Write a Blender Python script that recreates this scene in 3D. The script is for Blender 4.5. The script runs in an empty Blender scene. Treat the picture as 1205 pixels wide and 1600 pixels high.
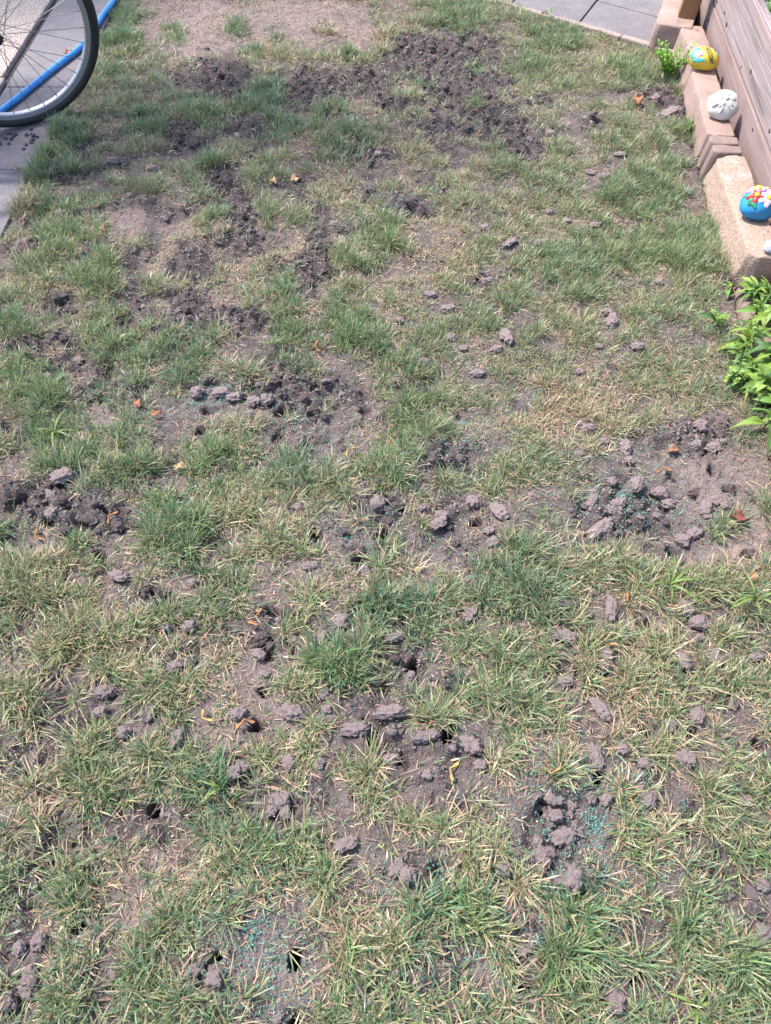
import bpy, bmesh, math, random
import numpy as np
from mathutils import Vector, Matrix, noise as mnoise

# ------------------------------------------------------------------ camera, sky, sun
sc = bpy.context.scene
col = sc.collection
TH = math.radians(54.0); CAM_H = 1.5; FOVY = math.radians(67.3)
FPX = 800 / math.tan(FOVY / 2)
cam = bpy.data.cameras.new('camera'); camo = bpy.data.objects.new('camera', cam); col.objects.link(camo)
cam.sensor_fit = 'VERTICAL'; cam.sensor_height = 24; cam.lens = 12 / math.tan(FOVY / 2)
cam.clip_start = 0.02; cam.clip_end = 400
camo.location = (0, 0, CAM_H); camo.rotation_euler = (math.pi / 2 - TH, 0, 0)
sc.camera = camo
SUN_EL = math.radians(59); SUN_AZ = math.atan2(-0.90, 0.44)      # azimuth from +Y towards +X
sdir = Vector((math.sin(SUN_AZ) * math.cos(SUN_EL), math.cos(SUN_AZ) * math.cos(SUN_EL), math.sin(SUN_EL)))
w = bpy.data.worlds.new('World'); sc.world = w; w.use_nodes = True
nt = w.node_tree; bg = nt.nodes['Background']
sky = nt.nodes.new('ShaderNodeTexSky'); sky.sky_type = 'NISHITA'; sky.sun_disc = False
sky.sun_elevation = SUN_EL; sky.sun_rotation = SUN_AZ
sky.dust_density = 2.0
nt.links.new(sky.outputs[0], bg.inputs[0]); bg.inputs[1].default_value = 0.15
sl = bpy.data.lights.new('sun', 'SUN'); sl.energy = 2.8; sl.angle = math.radians(3.2); sl.color = (1.0, 0.95, 0.88)
so = bpy.data.objects.new('sun', sl); col.objects.link(so)
so.rotation_euler = sdir.to_track_quat('Z', 'Y').to_euler()
sc.view_settings.view_transform = 'Standard'; sc.view_settings.look = 'None'
sc.view_settings.exposure = 1.65; sc.view_settings.gamma = 1

# ------------------------------------------------------------------ helpers
rng = np.random.default_rng(11); random.seed(5)
CT, ST = math.cos(TH), math.sin(TH)
def P(px, py, z=0.0):
    """photo pixel -> point at height z"""
    u = (px - 602.5) / FPX; v = (800 - py) / FPX
    dy = CT + v * ST; dz = -ST + v * CT
    t = (z - CAM_H) / dz
    return Vector((u * t, dy * t, z))
def pix(x, y, z=0.0):
    d = y * CT - (z - CAM_H) * ST; up = y * ST + (z - CAM_H) * CT
    d = np.maximum(d, .05)
    return 602.5 + FPX * x / d, 800 - FPX * up / d
def tag(o, label=None, cat=None, group=None, kind=None):
    if label: o['label'] = label
    if cat: o['category'] = cat
    if group: o['group'] = group
    if kind: o['kind'] = kind
    return o
def empty(name, loc=(0, 0, 0), rz=0):
    o = bpy.data.objects.new(name, None); col.objects.link(o); o.location = loc; o.rotation_euler[2] = rz
    o.empty_display_size = .05
    return o
def link(name, me, mat=None, parent=None, loc=None, smooth=False):
    if mat and not me.materials: me.materials.append(mat)
    if smooth: me.polygons.foreach_set('use_smooth', [True] * len(me.polygons))
    o = bpy.data.objects.new(name, me); col.objects.link(o)
    if parent: o.parent = parent
    if loc is not None: o.location = loc
    return o
def bmobj(name, bm, mat=None, parent=None, loc=None, smooth=False):
    me = bpy.data.meshes.new(name); bmesh.ops.recalc_face_normals(bm, faces=bm.faces)
    bm.to_mesh(me); bm.free()
    return link(name, me, mat, parent, loc, smooth)
def np_mesh(name, V, faces_list, colors=None, extra=None):
    """faces_list: list of int arrays (n,k)"""
    me = bpy.data.meshes.new(name)
    me.vertices.add(len(V)); me.vertices.foreach_set('co', np.ascontiguousarray(V, np.float32).ravel())
    loops = np.concatenate([f.ravel() for f in faces_list]).astype(np.int32)
    tot = np.concatenate([np.full(len(f), f.shape[1]) for f in faces_list]).astype(np.int32)
    st = np.concatenate([[0], np.cumsum(tot)[:-1]]).astype(np.int32)
    me.loops.add(len(loops)); me.loops.foreach_set('vertex_index', loops)
    me.polygons.add(len(tot)); me.polygons.foreach_set('loop_start', st); me.polygons.foreach_set('loop_total', tot)
    if colors is not None:
        a = me.attributes.new('col', 'FLOAT_COLOR', 'POINT')
        c = np.ones((len(V), 4), np.float32); c[:, :3] = colors; a.data.foreach_set('color', c.ravel())
    for k, v in (extra or {}).items():
        a = me.attributes.new(k, 'FLOAT', 'POINT'); a.data.foreach_set('value', v.astype(np.float32))
    me.update(calc_edges=True); me.polygons.foreach_set('use_smooth', np.ones(len(tot), bool))
    return me
def _hash(ix, iy, s):
    h = (ix.astype(np.int64) * 374761393 + iy.astype(np.int64) * 668265263 + s * 974711) & 0x7fffffff
    h = ((h ^ (h >> 13)) * 1274126177) & 0x7fffffff
    return ((h ^ (h >> 16)) & 0xffff) / 65535.0
def vn(x, y, sc_, s=0):
    x = x / sc_ + 1000.37; y = y / sc_ + 1000.71
    ix = np.floor(x); iy = np.floor(y); fx = x - ix; fy = y - iy
    fx = fx * fx * (3 - 2 * fx); fy = fy * fy * (3 - 2 * fy)
    a = _hash(ix, iy, s); b = _hash(ix + 1, iy, s); c = _hash(ix, iy + 1, s); d = _hash(ix + 1, iy + 1, s)
    return (a * (1 - fx) + b * fx) * (1 - fy) + (c * (1 - fx) + d * fx) * fy
def rn(x, y, sc_, s=0):      # rotated so that lattices do not line up
    return vn(x * .83 + y * .56, -x * .56 + y * .83, sc_, s)
def worley(x, y, sc_, s=0):
    x = x / sc_ + 500.3; y = y / sc_ + 500.9
    ix = np.floor(x); iy = np.floor(y); best = np.full(x.shape, 9.0)
    for i in (-1, 0, 1):
        for j in (-1, 0, 1):
            cx = ix + i; cy = iy + j
            d = (x - cx - _hash(cx, cy, s)) ** 2 + (y - cy - _hash(cx, cy, s + 77)) ** 2
            best = np.minimum(best, d)
    return np.sqrt(best)

# ------------------------------------------------------------------ materials
def mat(name, base=(.5, .5, .5), rough=.8, noise=None, bump=None, metal=0, spec=.3):
    """noise = list of (scale, colour, amount lo, hi); bump = (scale, strength, distance)"""
    base = tuple(v * .78 for v in base); noise = [(a, tuple(v * .78 for v in c), l, h) for a, c, l, h in (noise or [])]
    m = bpy.data.materials.new(name); m.use_nodes = True
    t = m.node_tree; n = t.nodes; L = t.links; b = n['Principled BSDF']
    b.inputs['Roughness'].default_value = rough; b.inputs['Metallic'].default_value = metal
    b.inputs['Specular IOR Level'].default_value = spec
    tc = n.new('ShaderNodeTexCoord'); co = tc.outputs['Object']
    rgb = n.new('ShaderNodeRGB'); rgb.outputs[0].default_value = (*base, 1); cur = rgb.outputs[0]
    for (scale, c, lo, hi) in (noise or []):
        tx = n.new('ShaderNodeTexNoise'); tx.inputs['Detail'].default_value = 5; tx.inputs['Roughness'].default_value = .65
        if isinstance(scale, tuple):
            mp = n.new('ShaderNodeMapping'); mp.inputs['Scale'].default_value = scale; L.new(co, mp.inputs[0]); L.new(mp.outputs[0], tx.inputs[0]); tx.inputs['Scale'].default_value = 1
        else:
            L.new(co, tx.inputs[0]); tx.inputs['Scale'].default_value = scale
        mr = n.new('ShaderNodeMapRange'); mr.inputs[1].default_value = lo; mr.inputs[2].default_value = hi; L.new(tx.outputs[0], mr.inputs[0])
        mx = n.new('ShaderNodeMix'); mx.data_type = 'RGBA'; L.new(mr.outputs[0], mx.inputs[0]); L.new(cur, mx.inputs[6]); mx.inputs[7].default_value = (*c, 1); cur = mx.outputs[2]
    L.new(cur, b.inputs['Base Color'])
    if bump:
        bs = bump if isinstance(bump, list) else [bump]
        prev = None
        for scale, st, dist in bs:
            tx = n.new('ShaderNodeTexNoise'); tx.inputs['Detail'].default_value = 6
            if isinstance(scale, tuple):
                mp = n.new('ShaderNodeMapping'); mp.inputs['Scale'].default_value = scale; L.new(co, mp.inputs[0]); L.new(mp.outputs[0], tx.inputs[0]); tx.inputs['Scale'].default_value = 1
            else:
                L.new(co, tx.inputs[0]); tx.inputs['Scale'].default_value = scale
            bp = n.new('ShaderNodeBump'); bp.inputs['Strength'].default_value = st; bp.inputs['Distance'].default_value = dist
            L.new(tx.outputs[0], bp.inputs['Height'])
            if prev: L.new(prev, bp.inputs['Normal'])
            prev = bp.outputs[0]
        L.new(prev, b.inputs['Normal'])
    return m
def leafmat(name, base=None, trans=.3, rough=.5, spec=.3):
    m = bpy.data.materials.new(name); m.use_nodes = True
    t = m.node_tree; n = t.nodes; L = t.links; b = n['Principled BSDF']; out = n['Material Output']
    b.inputs['Roughness'].default_value = rough; b.inputs['Specular IOR Level'].default_value = spec
    tr = n.new('ShaderNodeBsdfTranslucent'); mx = n.new('ShaderNodeMixShader'); mx.inputs[0].default_value = trans
    if base is None:
        a = n.new('ShaderNodeAttribute'); a.attribute_name = 'col'; c = a.outputs['Color']
    else:
        tc = n.new('ShaderNodeTexCoord'); tx = n.new('ShaderNodeTexNoise'); tx.inputs['Scale'].default_value = 45; L.new(tc.outputs['Object'], tx.inputs[0])
        oi = n.new('ShaderNodeObjectInfo'); ad = n.new('ShaderNodeMath'); ad.operation = 'MULTIPLY_ADD'; L.new(oi.outputs['Random'], ad.inputs[0]); ad.inputs[1].default_value = .7; L.new(tx.outputs[0], ad.inputs[2])
        mr = n.new('ShaderNodeMapRange'); mr.inputs[1].default_value = .4; mr.inputs[2].default_value = 1.2; L.new(ad.outputs[0], mr.inputs[0])
        m2 = n.new('ShaderNodeMix'); m2.data_type = 'RGBA'; L.new(mr.outputs[0], m2.inputs[0])
        m2.inputs[6].default_value = (*[v * .7 for v in base], 1); m2.inputs[7].default_value = (min(1, base[0] * 1.45), min(1, base[1] * 1.25), base[2] * 1.05, 1); c = m2.outputs[2]
    L.new(c, b.inputs['Base Color']); L.new(c, tr.inputs['Color'])
    L.new(b.outputs[0], mx.inputs[1]); L.new(tr.outputs[0], mx.inputs[2]); L.new(mx.outputs[0], out.inputs[0])
    return m
M = {}
M['grass'] = leafmat('grass', None, .30, .38, .5)
M['straw'] = leafmat('straw', None, .2, .7, .15)
M['paver'] = mat('paver_grey', (.175, .156, .170), .85, [(9, (.235, .207, .215), .35, .7), (90, (.12, .105, .112), .50, .75), (3, (.145, .13, .14), .45, .7), (35, (.165, .138, .125), .55, .75)], [(160, .35, .002), (22, .2, .004)])
M['aggregate'] = mat('exposed_aggregate', (.36, .28, .24), .85, [(110, (.62, .52, .46), .5, .58), (150, (.17, .12, .10), .55, .64), (60, (.36, .24, .20), .55, .7)], [(110, .9, .005)])
M['joint'] = mat('joint_dirt', (.055, .045, .04), .95, [(60, (.12, .10, .085), .45, .7)], [(90, .8, .006)])
M['block'] = mat('block_concrete', (.36, .25, .215), .9, [(14, (.41, .30, .262), .4, .7), (120, (.23, .15, .125), .55, .75), (5, (.27, .185, .16), .42, .72), (28, (.22, .15, .13), .56, .72), (260, (.45, .36, .32), .60, .75)], [(180, .55, .003), (40, .3, .004)])
M['block_old'] = mat('block_weathered', (.36, .262, .212), .95, [(30, (.40, .29, .23), .42, .62), (110, (.21, .14, .11), .52, .7), (7, (.46, .39, .38), .56, .68), (260, (.52, .43, .36), .58, .72)], [(110, .9, .005), (35, .4, .006)])
M['block_dark'] = mat('block_brown', (.22, .16, .14), .92, [(20, (.27, .195, .17), .4, .7), (120, (.15, .105, .09), .55, .75)], [(160, .6, .003)])
M['board'] = mat('board_pink', (.29, .21, .198), .85, [((26, 1.2, 40), (.20, .14, .13), .45, .7), ((90, 3, 120), (.38, .29, .275), .5, .75), ((6, 2.2, 6), (.33, .25, .24), .45, .7)], [((70, 2.0, 90), .35, .003)])
M['board_grey'] = mat('board_grey', (.30, .245, .25), .9, [((30, 1.0, 45), (.16, .125, .125), .46, .60), ((110, 2.5, 140), (.45, .385, .39), .5, .70), ((5, 1.6, 5), (.37, .275, .26), .45, .65)], [((80, 1.8, 110), .7, .004)])
M['knot'] = mat('wood_knot', (.06, .04, .035), .9, [(200, (.1, .065, .05), .4, .7)])
M['post'] = mat('post_brown', (.27, .145, .07), .7, [((60, 60, 3), (.19, .09, .04), .45, .7), ((150, 150, 6), (.34, .19, .10), .52, .75)], [((120, 120, 4), .3, .002)])
M['rubber'] = mat('tyre_rubber', (.018, .018, .02), .6, [(25, (.05, .047, .045), .55, .8)], [(300, .3, .001)], spec=.4)
M['alloy'] = mat('rim_alloy', (.42, .43, .46), .5, [(40, (.45, .45, .47), .5, .8)], None, .75, .5)
M['steel'] = mat('spoke_steel', (.22, .22, .23), .35, None, None, .8, .5)
M['bike_paint'] = mat('bike_paint', (.03, .03, .035), .3, [(60, (.05, .05, .05), .5, .8)], None, 0, .5)
M['hose'] = mat('hose_blue', (.022, .20, .56), .42, [(18, (.05, .27, .62), .45, .75), (160, (.03, .15, .4), .58, .75)], [(90, .08, .001)], 0, .5)
M['wire'] = mat('galvanised_wire', (.62, .62, .6), .5, [(80, (.45, .44, .42), .45, .7)], None, .4, .5)
M['clod'] = mat('soil_clod', (.36, .280, .275), .97, [(60, (.47, .372, .362), .42, .66), (220, (.16, .122, .115), .5, .72), (420, (.36, .30, .28), .62, .74)], [(220, .9, .004), (600, .5, .0015)], spec=.1)
M['clod_dark'] = mat('soil_clod_dark', (.15, .118, .118), .97, [(60, (.25, .198, .196), .45, .7), (220, (.05, .04, .04), .5, .72), (420, (.23, .19, .18), .62, .74)], [(220, .9, .004), (600, .5, .0015)], spec=.1)
M['weed'] = leafmat('weed_leaf', (.095, .20, .045), .3, .45, .4)
M['weed_mid'] = leafmat('weed_leaf_mid', (.14, .25, .05), .35, .55, .3); M['weed_dark'] = leafmat('weed_leaf_dark', (.055, .135, .04), .25, .5, .3)
M['weed_pale'] = leafmat('weed_leaf_pale', (.20, .32, .09), .3, .5, .3)
M['weed_bright'] = leafmat('weed_leaf_bright', (.13, .33, .03), .3, .5, .3)
M['weed_blue'] = leafmat('weed_leaf_blue', (.11, .21, .12), .25, .55, .3)
M['stem'] = mat('weed_stem', (.16, .2, .06), .6, [(80, (.22, .17, .08), .45, .7)])
M['samara_orange'] = leafmat('samara_orange', (.31, .155, .07), .25, .6, .3)
M['samara_yellow'] = leafmat('samara_yellow', (.35, .27, .11), .25, .6, .3)
M['leaf_brown'] = leafmat('leaf_brown', (.30, .15, .09), .2, .7, .2)
M['leaf_tan'] = leafmat('leaf_tan', (.36, .275, .18), .2, .7, .2)
M['leaf_red'] = leafmat('leaf_red', (.17, .055, .045), .2, .6, .3)
M['chip'] = mat('wood_chip', (.30, .17, .125), .85, [(150, (.2, .11, .08), .45, .7)], [(300, .4, .001)])

# ground soil material: attribute 'dry' = pale dusty soil, 'wet' = freshly turned dark soil
def ground_mat():
    m = bpy.data.materials.new('lawn_soil'); m.use_nodes = True
    t = m.node_tree; n = t.nodes; L = t.links; b = n['Principled BSDF']
    b.inputs['Roughness'].default_value = .97; b.inputs['Specular IOR Level'].default_value = .08
    tc = n.new('ShaderNodeTexCoord'); co = tc.outputs['Object']
    def nz(s, lo, hi, d=4):
        x = n.new('ShaderNodeTexNoise'); x.inputs['Scale'].default_value = s; x.inputs['Detail'].default_value = d; x.inputs['Roughness'].default_value = .7; L.new(co, x.inputs[0])
        r = n.new('ShaderNodeMapRange'); r.inputs[1].default_value = lo; r.inputs[2].default_value = hi; L.new(x.outputs[0], r.inputs[0]); return r.outputs[0]
    def mix(f, a, c):
        x = n.new('ShaderNodeMix'); x.data_type = 'RGBA'
        L.new(f, x.inputs[0])
        for i, v in ((6, a), (7, c)):
            if isinstance(v, tuple): x.inputs[i].default_value = (*v, 1)
            else: L.new(v, x.inputs[i])
        return x.outputs[2]
    def att(k):
        a = n.new('ShaderNodeAttribute'); a.attribute_name = k; return a.outputs['Fac']
    c = mix(nz(12, .38, .66), (.080, .062, .061), (.145, .113, .109))
    c = mix(att('dry'), c, mix(nz(30, .35, .7), (.225, .166, .152), (.150, .116, .110)))
    c = mix(att('wet'), c, mix(nz(40, .35, .7), (.048, .038, .038), (.095, .075, .075)))
    c = mix(nz(260, .56, .72, 2), c, (.24, .19, .172))
    c = mix(nz(330, .56, .7, 2), c, (.03, .024, .023))
    L.new(c, b.inputs['Base Color'])
    prev = None
    for s, st, d in ((90, .8, .008), (320, .8, .004)):
        x = n.new('ShaderNodeTexNoise'); x.inputs['Scale'].default_value = s; x.inputs['Detail'].default_value = 5; L.new(co, x.inputs[0])
        bp = n.new('ShaderNodeBump'); bp.inputs['Strength'].default_value = st; bp.inputs['Distance'].default_value = d; L.new(x.outputs[0], bp.inputs['Height'])
        if prev: L.new(prev, bp.inputs['Normal'])
        prev = bp.outputs[0]
    L.new(prev, b.inputs['Normal'])
    return m
M['soil'] = ground_mat()

# ------------------------------------------------------------------ what the lawn looks like where (traced in photo pixels)
# bare soil: x, y, rx, ry, kind (0 plain, 1 turned dark clods, 2 dry pale dust)
BARE = [(330, 35, 135, 55, 2), (470, 25, 100, 45, 2), (300, 75, 70, 20, 2), (560, 50, 40, 30, 2), (350, 130, 50, 36, 1), (490, 140, 62, 32, 1), (285, 215, 26, 22, 1), (385, 205, 50, 18, 1),
 (300, 245, 42, 14, 0), (345, 285, 30, 22, 1), (372, 312, 30, 30, 1), (235, 352, 62, 30, 0), (265, 330, 30, 20, 0), (160, 388, 32, 14, 1), (60, 385, 22, 9, 1), (300, 415, 36, 34, 1), (378, 345, 26, 52, 1),
 (430, 380, 48, 20, 0), (360, 385, 56, 18, 1), (700, 95, 105, 42, 1), (635, 70, 26, 18, 1), (570, 118, 46, 20, 1), (745, 130, 58, 30, 1), (700, 145, 42, 22, 1), (755, 172, 72, 20, 1), (690, 200, 60, 22, 1),
 (612, 165, 20, 13, 1), (800, 205, 50, 26, 1), (820, 232, 38, 26, 1), (722, 240, 46, 13, 0), (575, 247, 42, 17, 1), (610, 272, 40, 12, 0), (590, 312, 38, 12, 1), (642, 332, 36, 16, 1), (500, 395, 26, 36, 1), (492, 432, 36, 20, 1),
 (420, 442, 20, 12, 0), (560, 432, 30, 10, 0), (620, 427, 38, 13, 0), (662, 422, 28, 14, 0), (330, 492, 70, 20, 1), (382, 502, 36, 14, 1), (290, 470, 30, 20, 1), (200, 468, 40, 13, 1), (95, 470, 24, 18, 1), (85, 525, 34, 16, 1),
 (190, 497, 20, 12, 1), (20, 545, 22, 13, 1), (300, 622, 108, 36, 0), (460, 612, 96, 34, 1), (482, 682, 84, 44, 0), (270, 700, 44, 40, 0), (268, 748, 36, 18, 0), (525, 560, 56, 22, 0), (395, 548, 52, 22, 0), (560, 632, 40, 18, 0),
 (640, 602, 34, 13, 1), (690, 702, 46, 20, 1), (682, 720, 34, 14, 1), (720, 645, 32, 14, 0), (30, 668, 40, 18, 1), (45, 706, 42, 18, 0), (40, 782, 82, 34, 1), (130, 802, 76, 34, 1), (172, 832, 56, 24, 0), (60, 852, 52, 12, 0), (110, 747, 30, 13, 0),
 (290, 785, 20, 18, 1), (5, 965, 22, 13, 0), (530, 832, 48, 32, 0), (600, 792, 46, 30, 1), (650, 842, 46, 26, 0), (692, 872, 40, 20, 0), (565, 877, 20, 14, 1), (470, 880, 22, 10, 0), (702, 802, 26, 26, 1),
 (1055, 745, 135, 78, 0), (975, 790, 80, 52, 1), (1150, 745, 62, 56, 0), (1085, 682, 72, 30, 1), (1185, 825, 40, 36, 2), (1060, 862, 58, 26, 0), (1150, 855, 48, 26, 2), (1015, 965, 40, 18, 0),
 (862, 1290, 44, 56, 1), (925, 1285, 56, 50, 0), (880, 1372, 52, 36, 1), (945, 1325, 36, 40, 0), (830, 1462, 26, 36, 1), (832, 1505, 36, 28, 1), (388, 1440, 34, 56, 0), (402, 1490, 46, 52, 0), (372, 1392, 34, 16, 0),
 (305, 1522, 44, 22, 1), (170, 1492, 28, 26, 0), (152, 1532, 40, 18, 1), (530, 992, 28, 16, 1), (640, 1032, 38, 26, 1), (692, 1062, 20, 18, 1), (600, 1152, 56, 34, 1), (702, 1162, 44, 20, 1), (690, 1212, 52, 24, 0), (432, 1252, 46, 22, 0),
 (370, 1202, 22, 22, 1), (420, 1002, 24, 16, 1), (432, 962, 30, 16, 1), (660, 1362, 44, 26, 1), (540, 1362, 22, 22, 0), (742, 1502, 44, 34, 0), (500, 1482, 36, 16, 0), (242, 932, 20, 16, 1), (160, 1077, 38, 15, 0), (205, 1112, 56, 16, 0), (92, 902, 36, 15, 0),
 (1190, 1452, 22, 30, 0), (1195, 1382, 16, 13, 0), (900, 200, 30, 30, 0), (850, 155, 15, 13, 1), (1040, 160, 46, 26, 1), (965, 152, 36, 12, 0), (925, 192, 20, 16, 1), (950, 262, 26, 16, 0), (1060, 240, 28, 16, 0), (1082, 290, 16, 36, 0), (930, 292, 18, 16, 0),
 (1142, 470, 22, 30, 0), (1120, 660, 60, 24, 0), (460, 1590, 30, 20, 1), (30, 1585, 40, 30, 0), (240, 1270, 28, 16, 0), (870, 790, 16, 14, 0), (745, 445, 24, 12, 1), (840, 610, 26, 10, 0), (860, 540, 26, 10, 0), (880, 455, 18, 8, 0), (1090, 530, 20, 12, 0)]
# lush clumps: x, y, radius px, tint (0 green, 1 bluish, 2 straw), vigour
TUFT = [(90, 190, 30, 0, 1.3), (72, 255, 36, 0, 1.5), (110, 215, 28, 1, 1.4), (50, 268, 18, 0, 1.2), (205, 58, 18, 0, 1.4), (192, 22, 26, 0, 1.1), (270, 55, 18, 0, 1.3), (365, 45, 18, 0, 1.2), (395, 80, 15, 0, 1.3), (440, 85, 18, 2, 1.2),
 (505, 42, 14, 2, 1.2), (545, 85, 18, 0, .9), (600, 62, 16, 2, 1.0), (170, 60, 14, 0, 1.2), (185, 115, 18, 1, 1.1), (330, 188, 36, 0, 1.0), (415, 150, 28, 1, 1.3), (442, 205, 28, 1, 1.3), (380, 175, 20, 0, 1.0), (240, 195, 26, 0, .9),
 (330, 258, 22, 0, 1.0), (510, 180, 36, 0, .9), (560, 225, 40, 1, .8), (745, 108, 16, 0, 1.1), (740, 165, 16, 0, 1.1), (780, 172, 16, 2, 1.2), (830, 95, 24, 0, 1.0), (860, 60, 36, 0, .9), (720, 30, 40, 0, .8), (640, 120, 18, 0, 1.0),
 (445, 515, 46, 0, 1.1), (450, 562, 36, 1, 1.2), (548, 512, 46, 0, 1.2), (620, 572, 46, 0, 1.1), (400, 597, 18, 2, 1.0), (560, 400, 36, 0, 1.0), (590, 372, 34, 0, .9), (440, 410, 28, 2, 1.0), (450, 442, 26, 0, 1.1), (335, 368, 28, 2, 1.1),
 (345, 345, 20, 0, 1.1), (90, 355, 55, 0, .9), (30, 338, 34, 2, .9), (125, 415, 52, 0, .9), (30, 490, 44, 0, 1.1), (172, 510, 44, 0, 1.1), (55, 600, 50, 0, 1.0), (200, 542, 54, 0, 1.0), (275, 562, 54, 1, 1.0), (185, 602, 50, 1, .9),
 (110, 695, 60, 0, 1.3), (200, 722, 46, 0, 1.1), (325, 712, 56, 0, .9), (390, 660, 20, 2, 1.0), (465, 722, 42, 1, 1.0), (640, 652, 44, 0, 1.1), (610, 722, 46, 0, 1.0), (250, 782, 26, 0, 1.3), (272, 832, 44, 0, 1.1), (132, 850, 34, 0, 1.2), (12, 840, 26, 0, 1.2),
 (900, 640, 70, 2, .8), (1085, 380, 50, 0, 1.2), (960, 380, 60, 0, .9), (1000, 310, 60, 0, .9), (880, 425, 60, 0, .8), (610, 960, 50, 1, .8), (520, 1040, 40, 0, 1.2), (800, 900, 60, 1, .8), (900, 1400, 40, 1, 1.4), (920, 1440, 30, 0, 1.2), (830, 1390, 22, 2, 1.1),
 (1090, 1300, 40, 0, .9), (1080, 1430, 50, 0, .8), (590, 1520, 46, 0, 1.0), (560, 1480, 36, 2, .9), (730, 1420, 40, 0, 1.0), (330, 1230, 24, 1, 1.2), (1080, 195, 14, 0, 1.6), (980, 110, 22, 0, 1.3), (1035, 250, 26, 0, 1.0), (680, 1420, 34, 1, 1.0), (480, 1350, 60, 0, .7), (900, 1500, 40, 0, 1.0), (1150, 1520, 40, 0, .9)]
# straw patches
STRAW = [(680, 412, 46, 22), (300, 1010, 60, 40), (330, 990, 40, 40), (650, 790, 34, 22), (1180, 880, 50, 40), (1010, 945, 40, 24), (1160, 1110, 50, 40), (230, 1330, 60, 40), (20, 450, 36, 20), (560, 1440, 60, 30), (290, 440, 40, 20), (880, 860, 60, 24), (620, 900, 40, 20),
 (530, 905, 50, 20), (300, 1350, 70, 30), (60, 1260, 70, 40), (880, 1150, 60, 40), (180, 1370, 60, 40), (1050, 1270, 60, 40), (900, 640, 80, 30), (520, 300, 40, 30), (680, 350, 40, 20), (70, 870, 60, 16), (340, 560, 40, 16), (560, 60, 40, 20), (450, 1400, 60, 40), (960, 1130, 60, 40)]
# green dyed seed mulch
MULCH = [(482, 690, 95, 55, 1), (300, 622, 110, 38, 1), (930, 1290, 80, 80, 1.8), (865, 1370, 55, 70, 1.3), (395, 1465, 60, 95, 1.9), (530, 832, 50, 40, 1.1), (605, 800, 55, 36, 1), (975, 775, 95, 60, 1.2), (690, 840, 50, 40, .7), (605, 335, 42, 26, 1.6), (690, 705, 50, 26, 1),
 (720, 1140, 40, 30, .6), (865, 1545, 60, 55, 1.5), (745, 1495, 60, 60, 1.5), (420, 1540, 40, 60, 1.3), (690, 1375, 60, 50, 1.2), (842, 612, 26, 14, 2), (720, 660, 50, 24, 1.4), (960, 1235, 40, 30, 1), (330, 592, 40, 20, 1.2), (755, 190, 80, 40, .5), (590, 400, 50, 30, .4),
 (640, 1030, 50, 40, .5), (540, 1370, 40, 40, .8), (200, 1490, 60, 40, .5), (1000, 1480, 60, 50, .5), (1080, 1470, 60, 40, .6), (900, 920, 60, 30, .5), (160, 800, 60, 40, .3), (440, 220, 60, 40, .3), (1060, 740, 120, 70, .4)]
# core holes: x, y, radius mm
HOLE = [(748, 437, 11), (935, 403, 10), (645, 330, 12), (500, 395, 9), (490, 450, 9), (330, 590, 13), (326, 634, 13), (315, 668, 11), (360, 671, 10), (390, 597, 12), (492, 600, 12), (437, 638, 12), (493, 641, 12), (432, 676, 12), (485, 687, 13), (570, 637, 10),
 (617, 787, 13), (598, 830, 13), (568, 877, 15), (490, 832, 13), (737, 732, 10), (695, 727, 8), (745, 815, 10), (420, 1020, 11), (413, 1078, 10), (400, 1130, 11), (425, 955, 9), (555, 952, 9), (545, 1012, 10), (648, 985, 8), (645, 1042, 12), (580, 1152, 12),
 (627, 1186, 11), (702, 1146, 13), (785, 1106, 9), (235, 1260, 11), (120, 1447, 10), (336, 1506, 10), (460, 1500, 10), (155, 868, 12), (78, 817, 11), (40, 965, 10), (240, 925, 9), (95, 760, 10), (1100, 702, 10), (1148, 762, 13), (1090, 765, 11), (1055, 735, 9),
 (980, 832, 10), (1055, 859, 12), (1040, 791, 10), (925, 831, 9), (1115, 730, 10), (1175, 862, 11), (1010, 972, 10), (880, 962, 9), (1015, 1140, 12), (1083, 1138, 10), (1083, 1192, 10), (905, 1052, 9), (1017, 1056, 9), (945, 1047, 9), (1080, 1044, 9), (935, 1214, 10),
 (1190, 1165, 11), (815, 1540, 10), (995, 1530, 9), (462, 1600, 9), (1200, 1325, 8), (790, 1010, 8), (775, 882, 9), (840, 876, 9), (560, 1246, 8), (855, 1262, 12), (1010, 490, 7), (905, 418, 9), (700, 238, 10), (610, 288, 10), (350, 125, 12), (460, 135, 11), (520, 130, 11),
 (620, 75, 11), (700, 80, 11), (740, 120, 12), (690, 155, 11), (760, 190, 11), (805, 235, 11), (300, 215, 11), (345, 300, 11), (390, 350, 10), (305, 400, 10), (320, 500, 11), (400, 498, 11), (100, 470, 11), (20, 700, 10), (30, 775, 11), (160, 795, 10), (640, 600, 10), (715, 648, 9), (830, 165, 10)]
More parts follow.
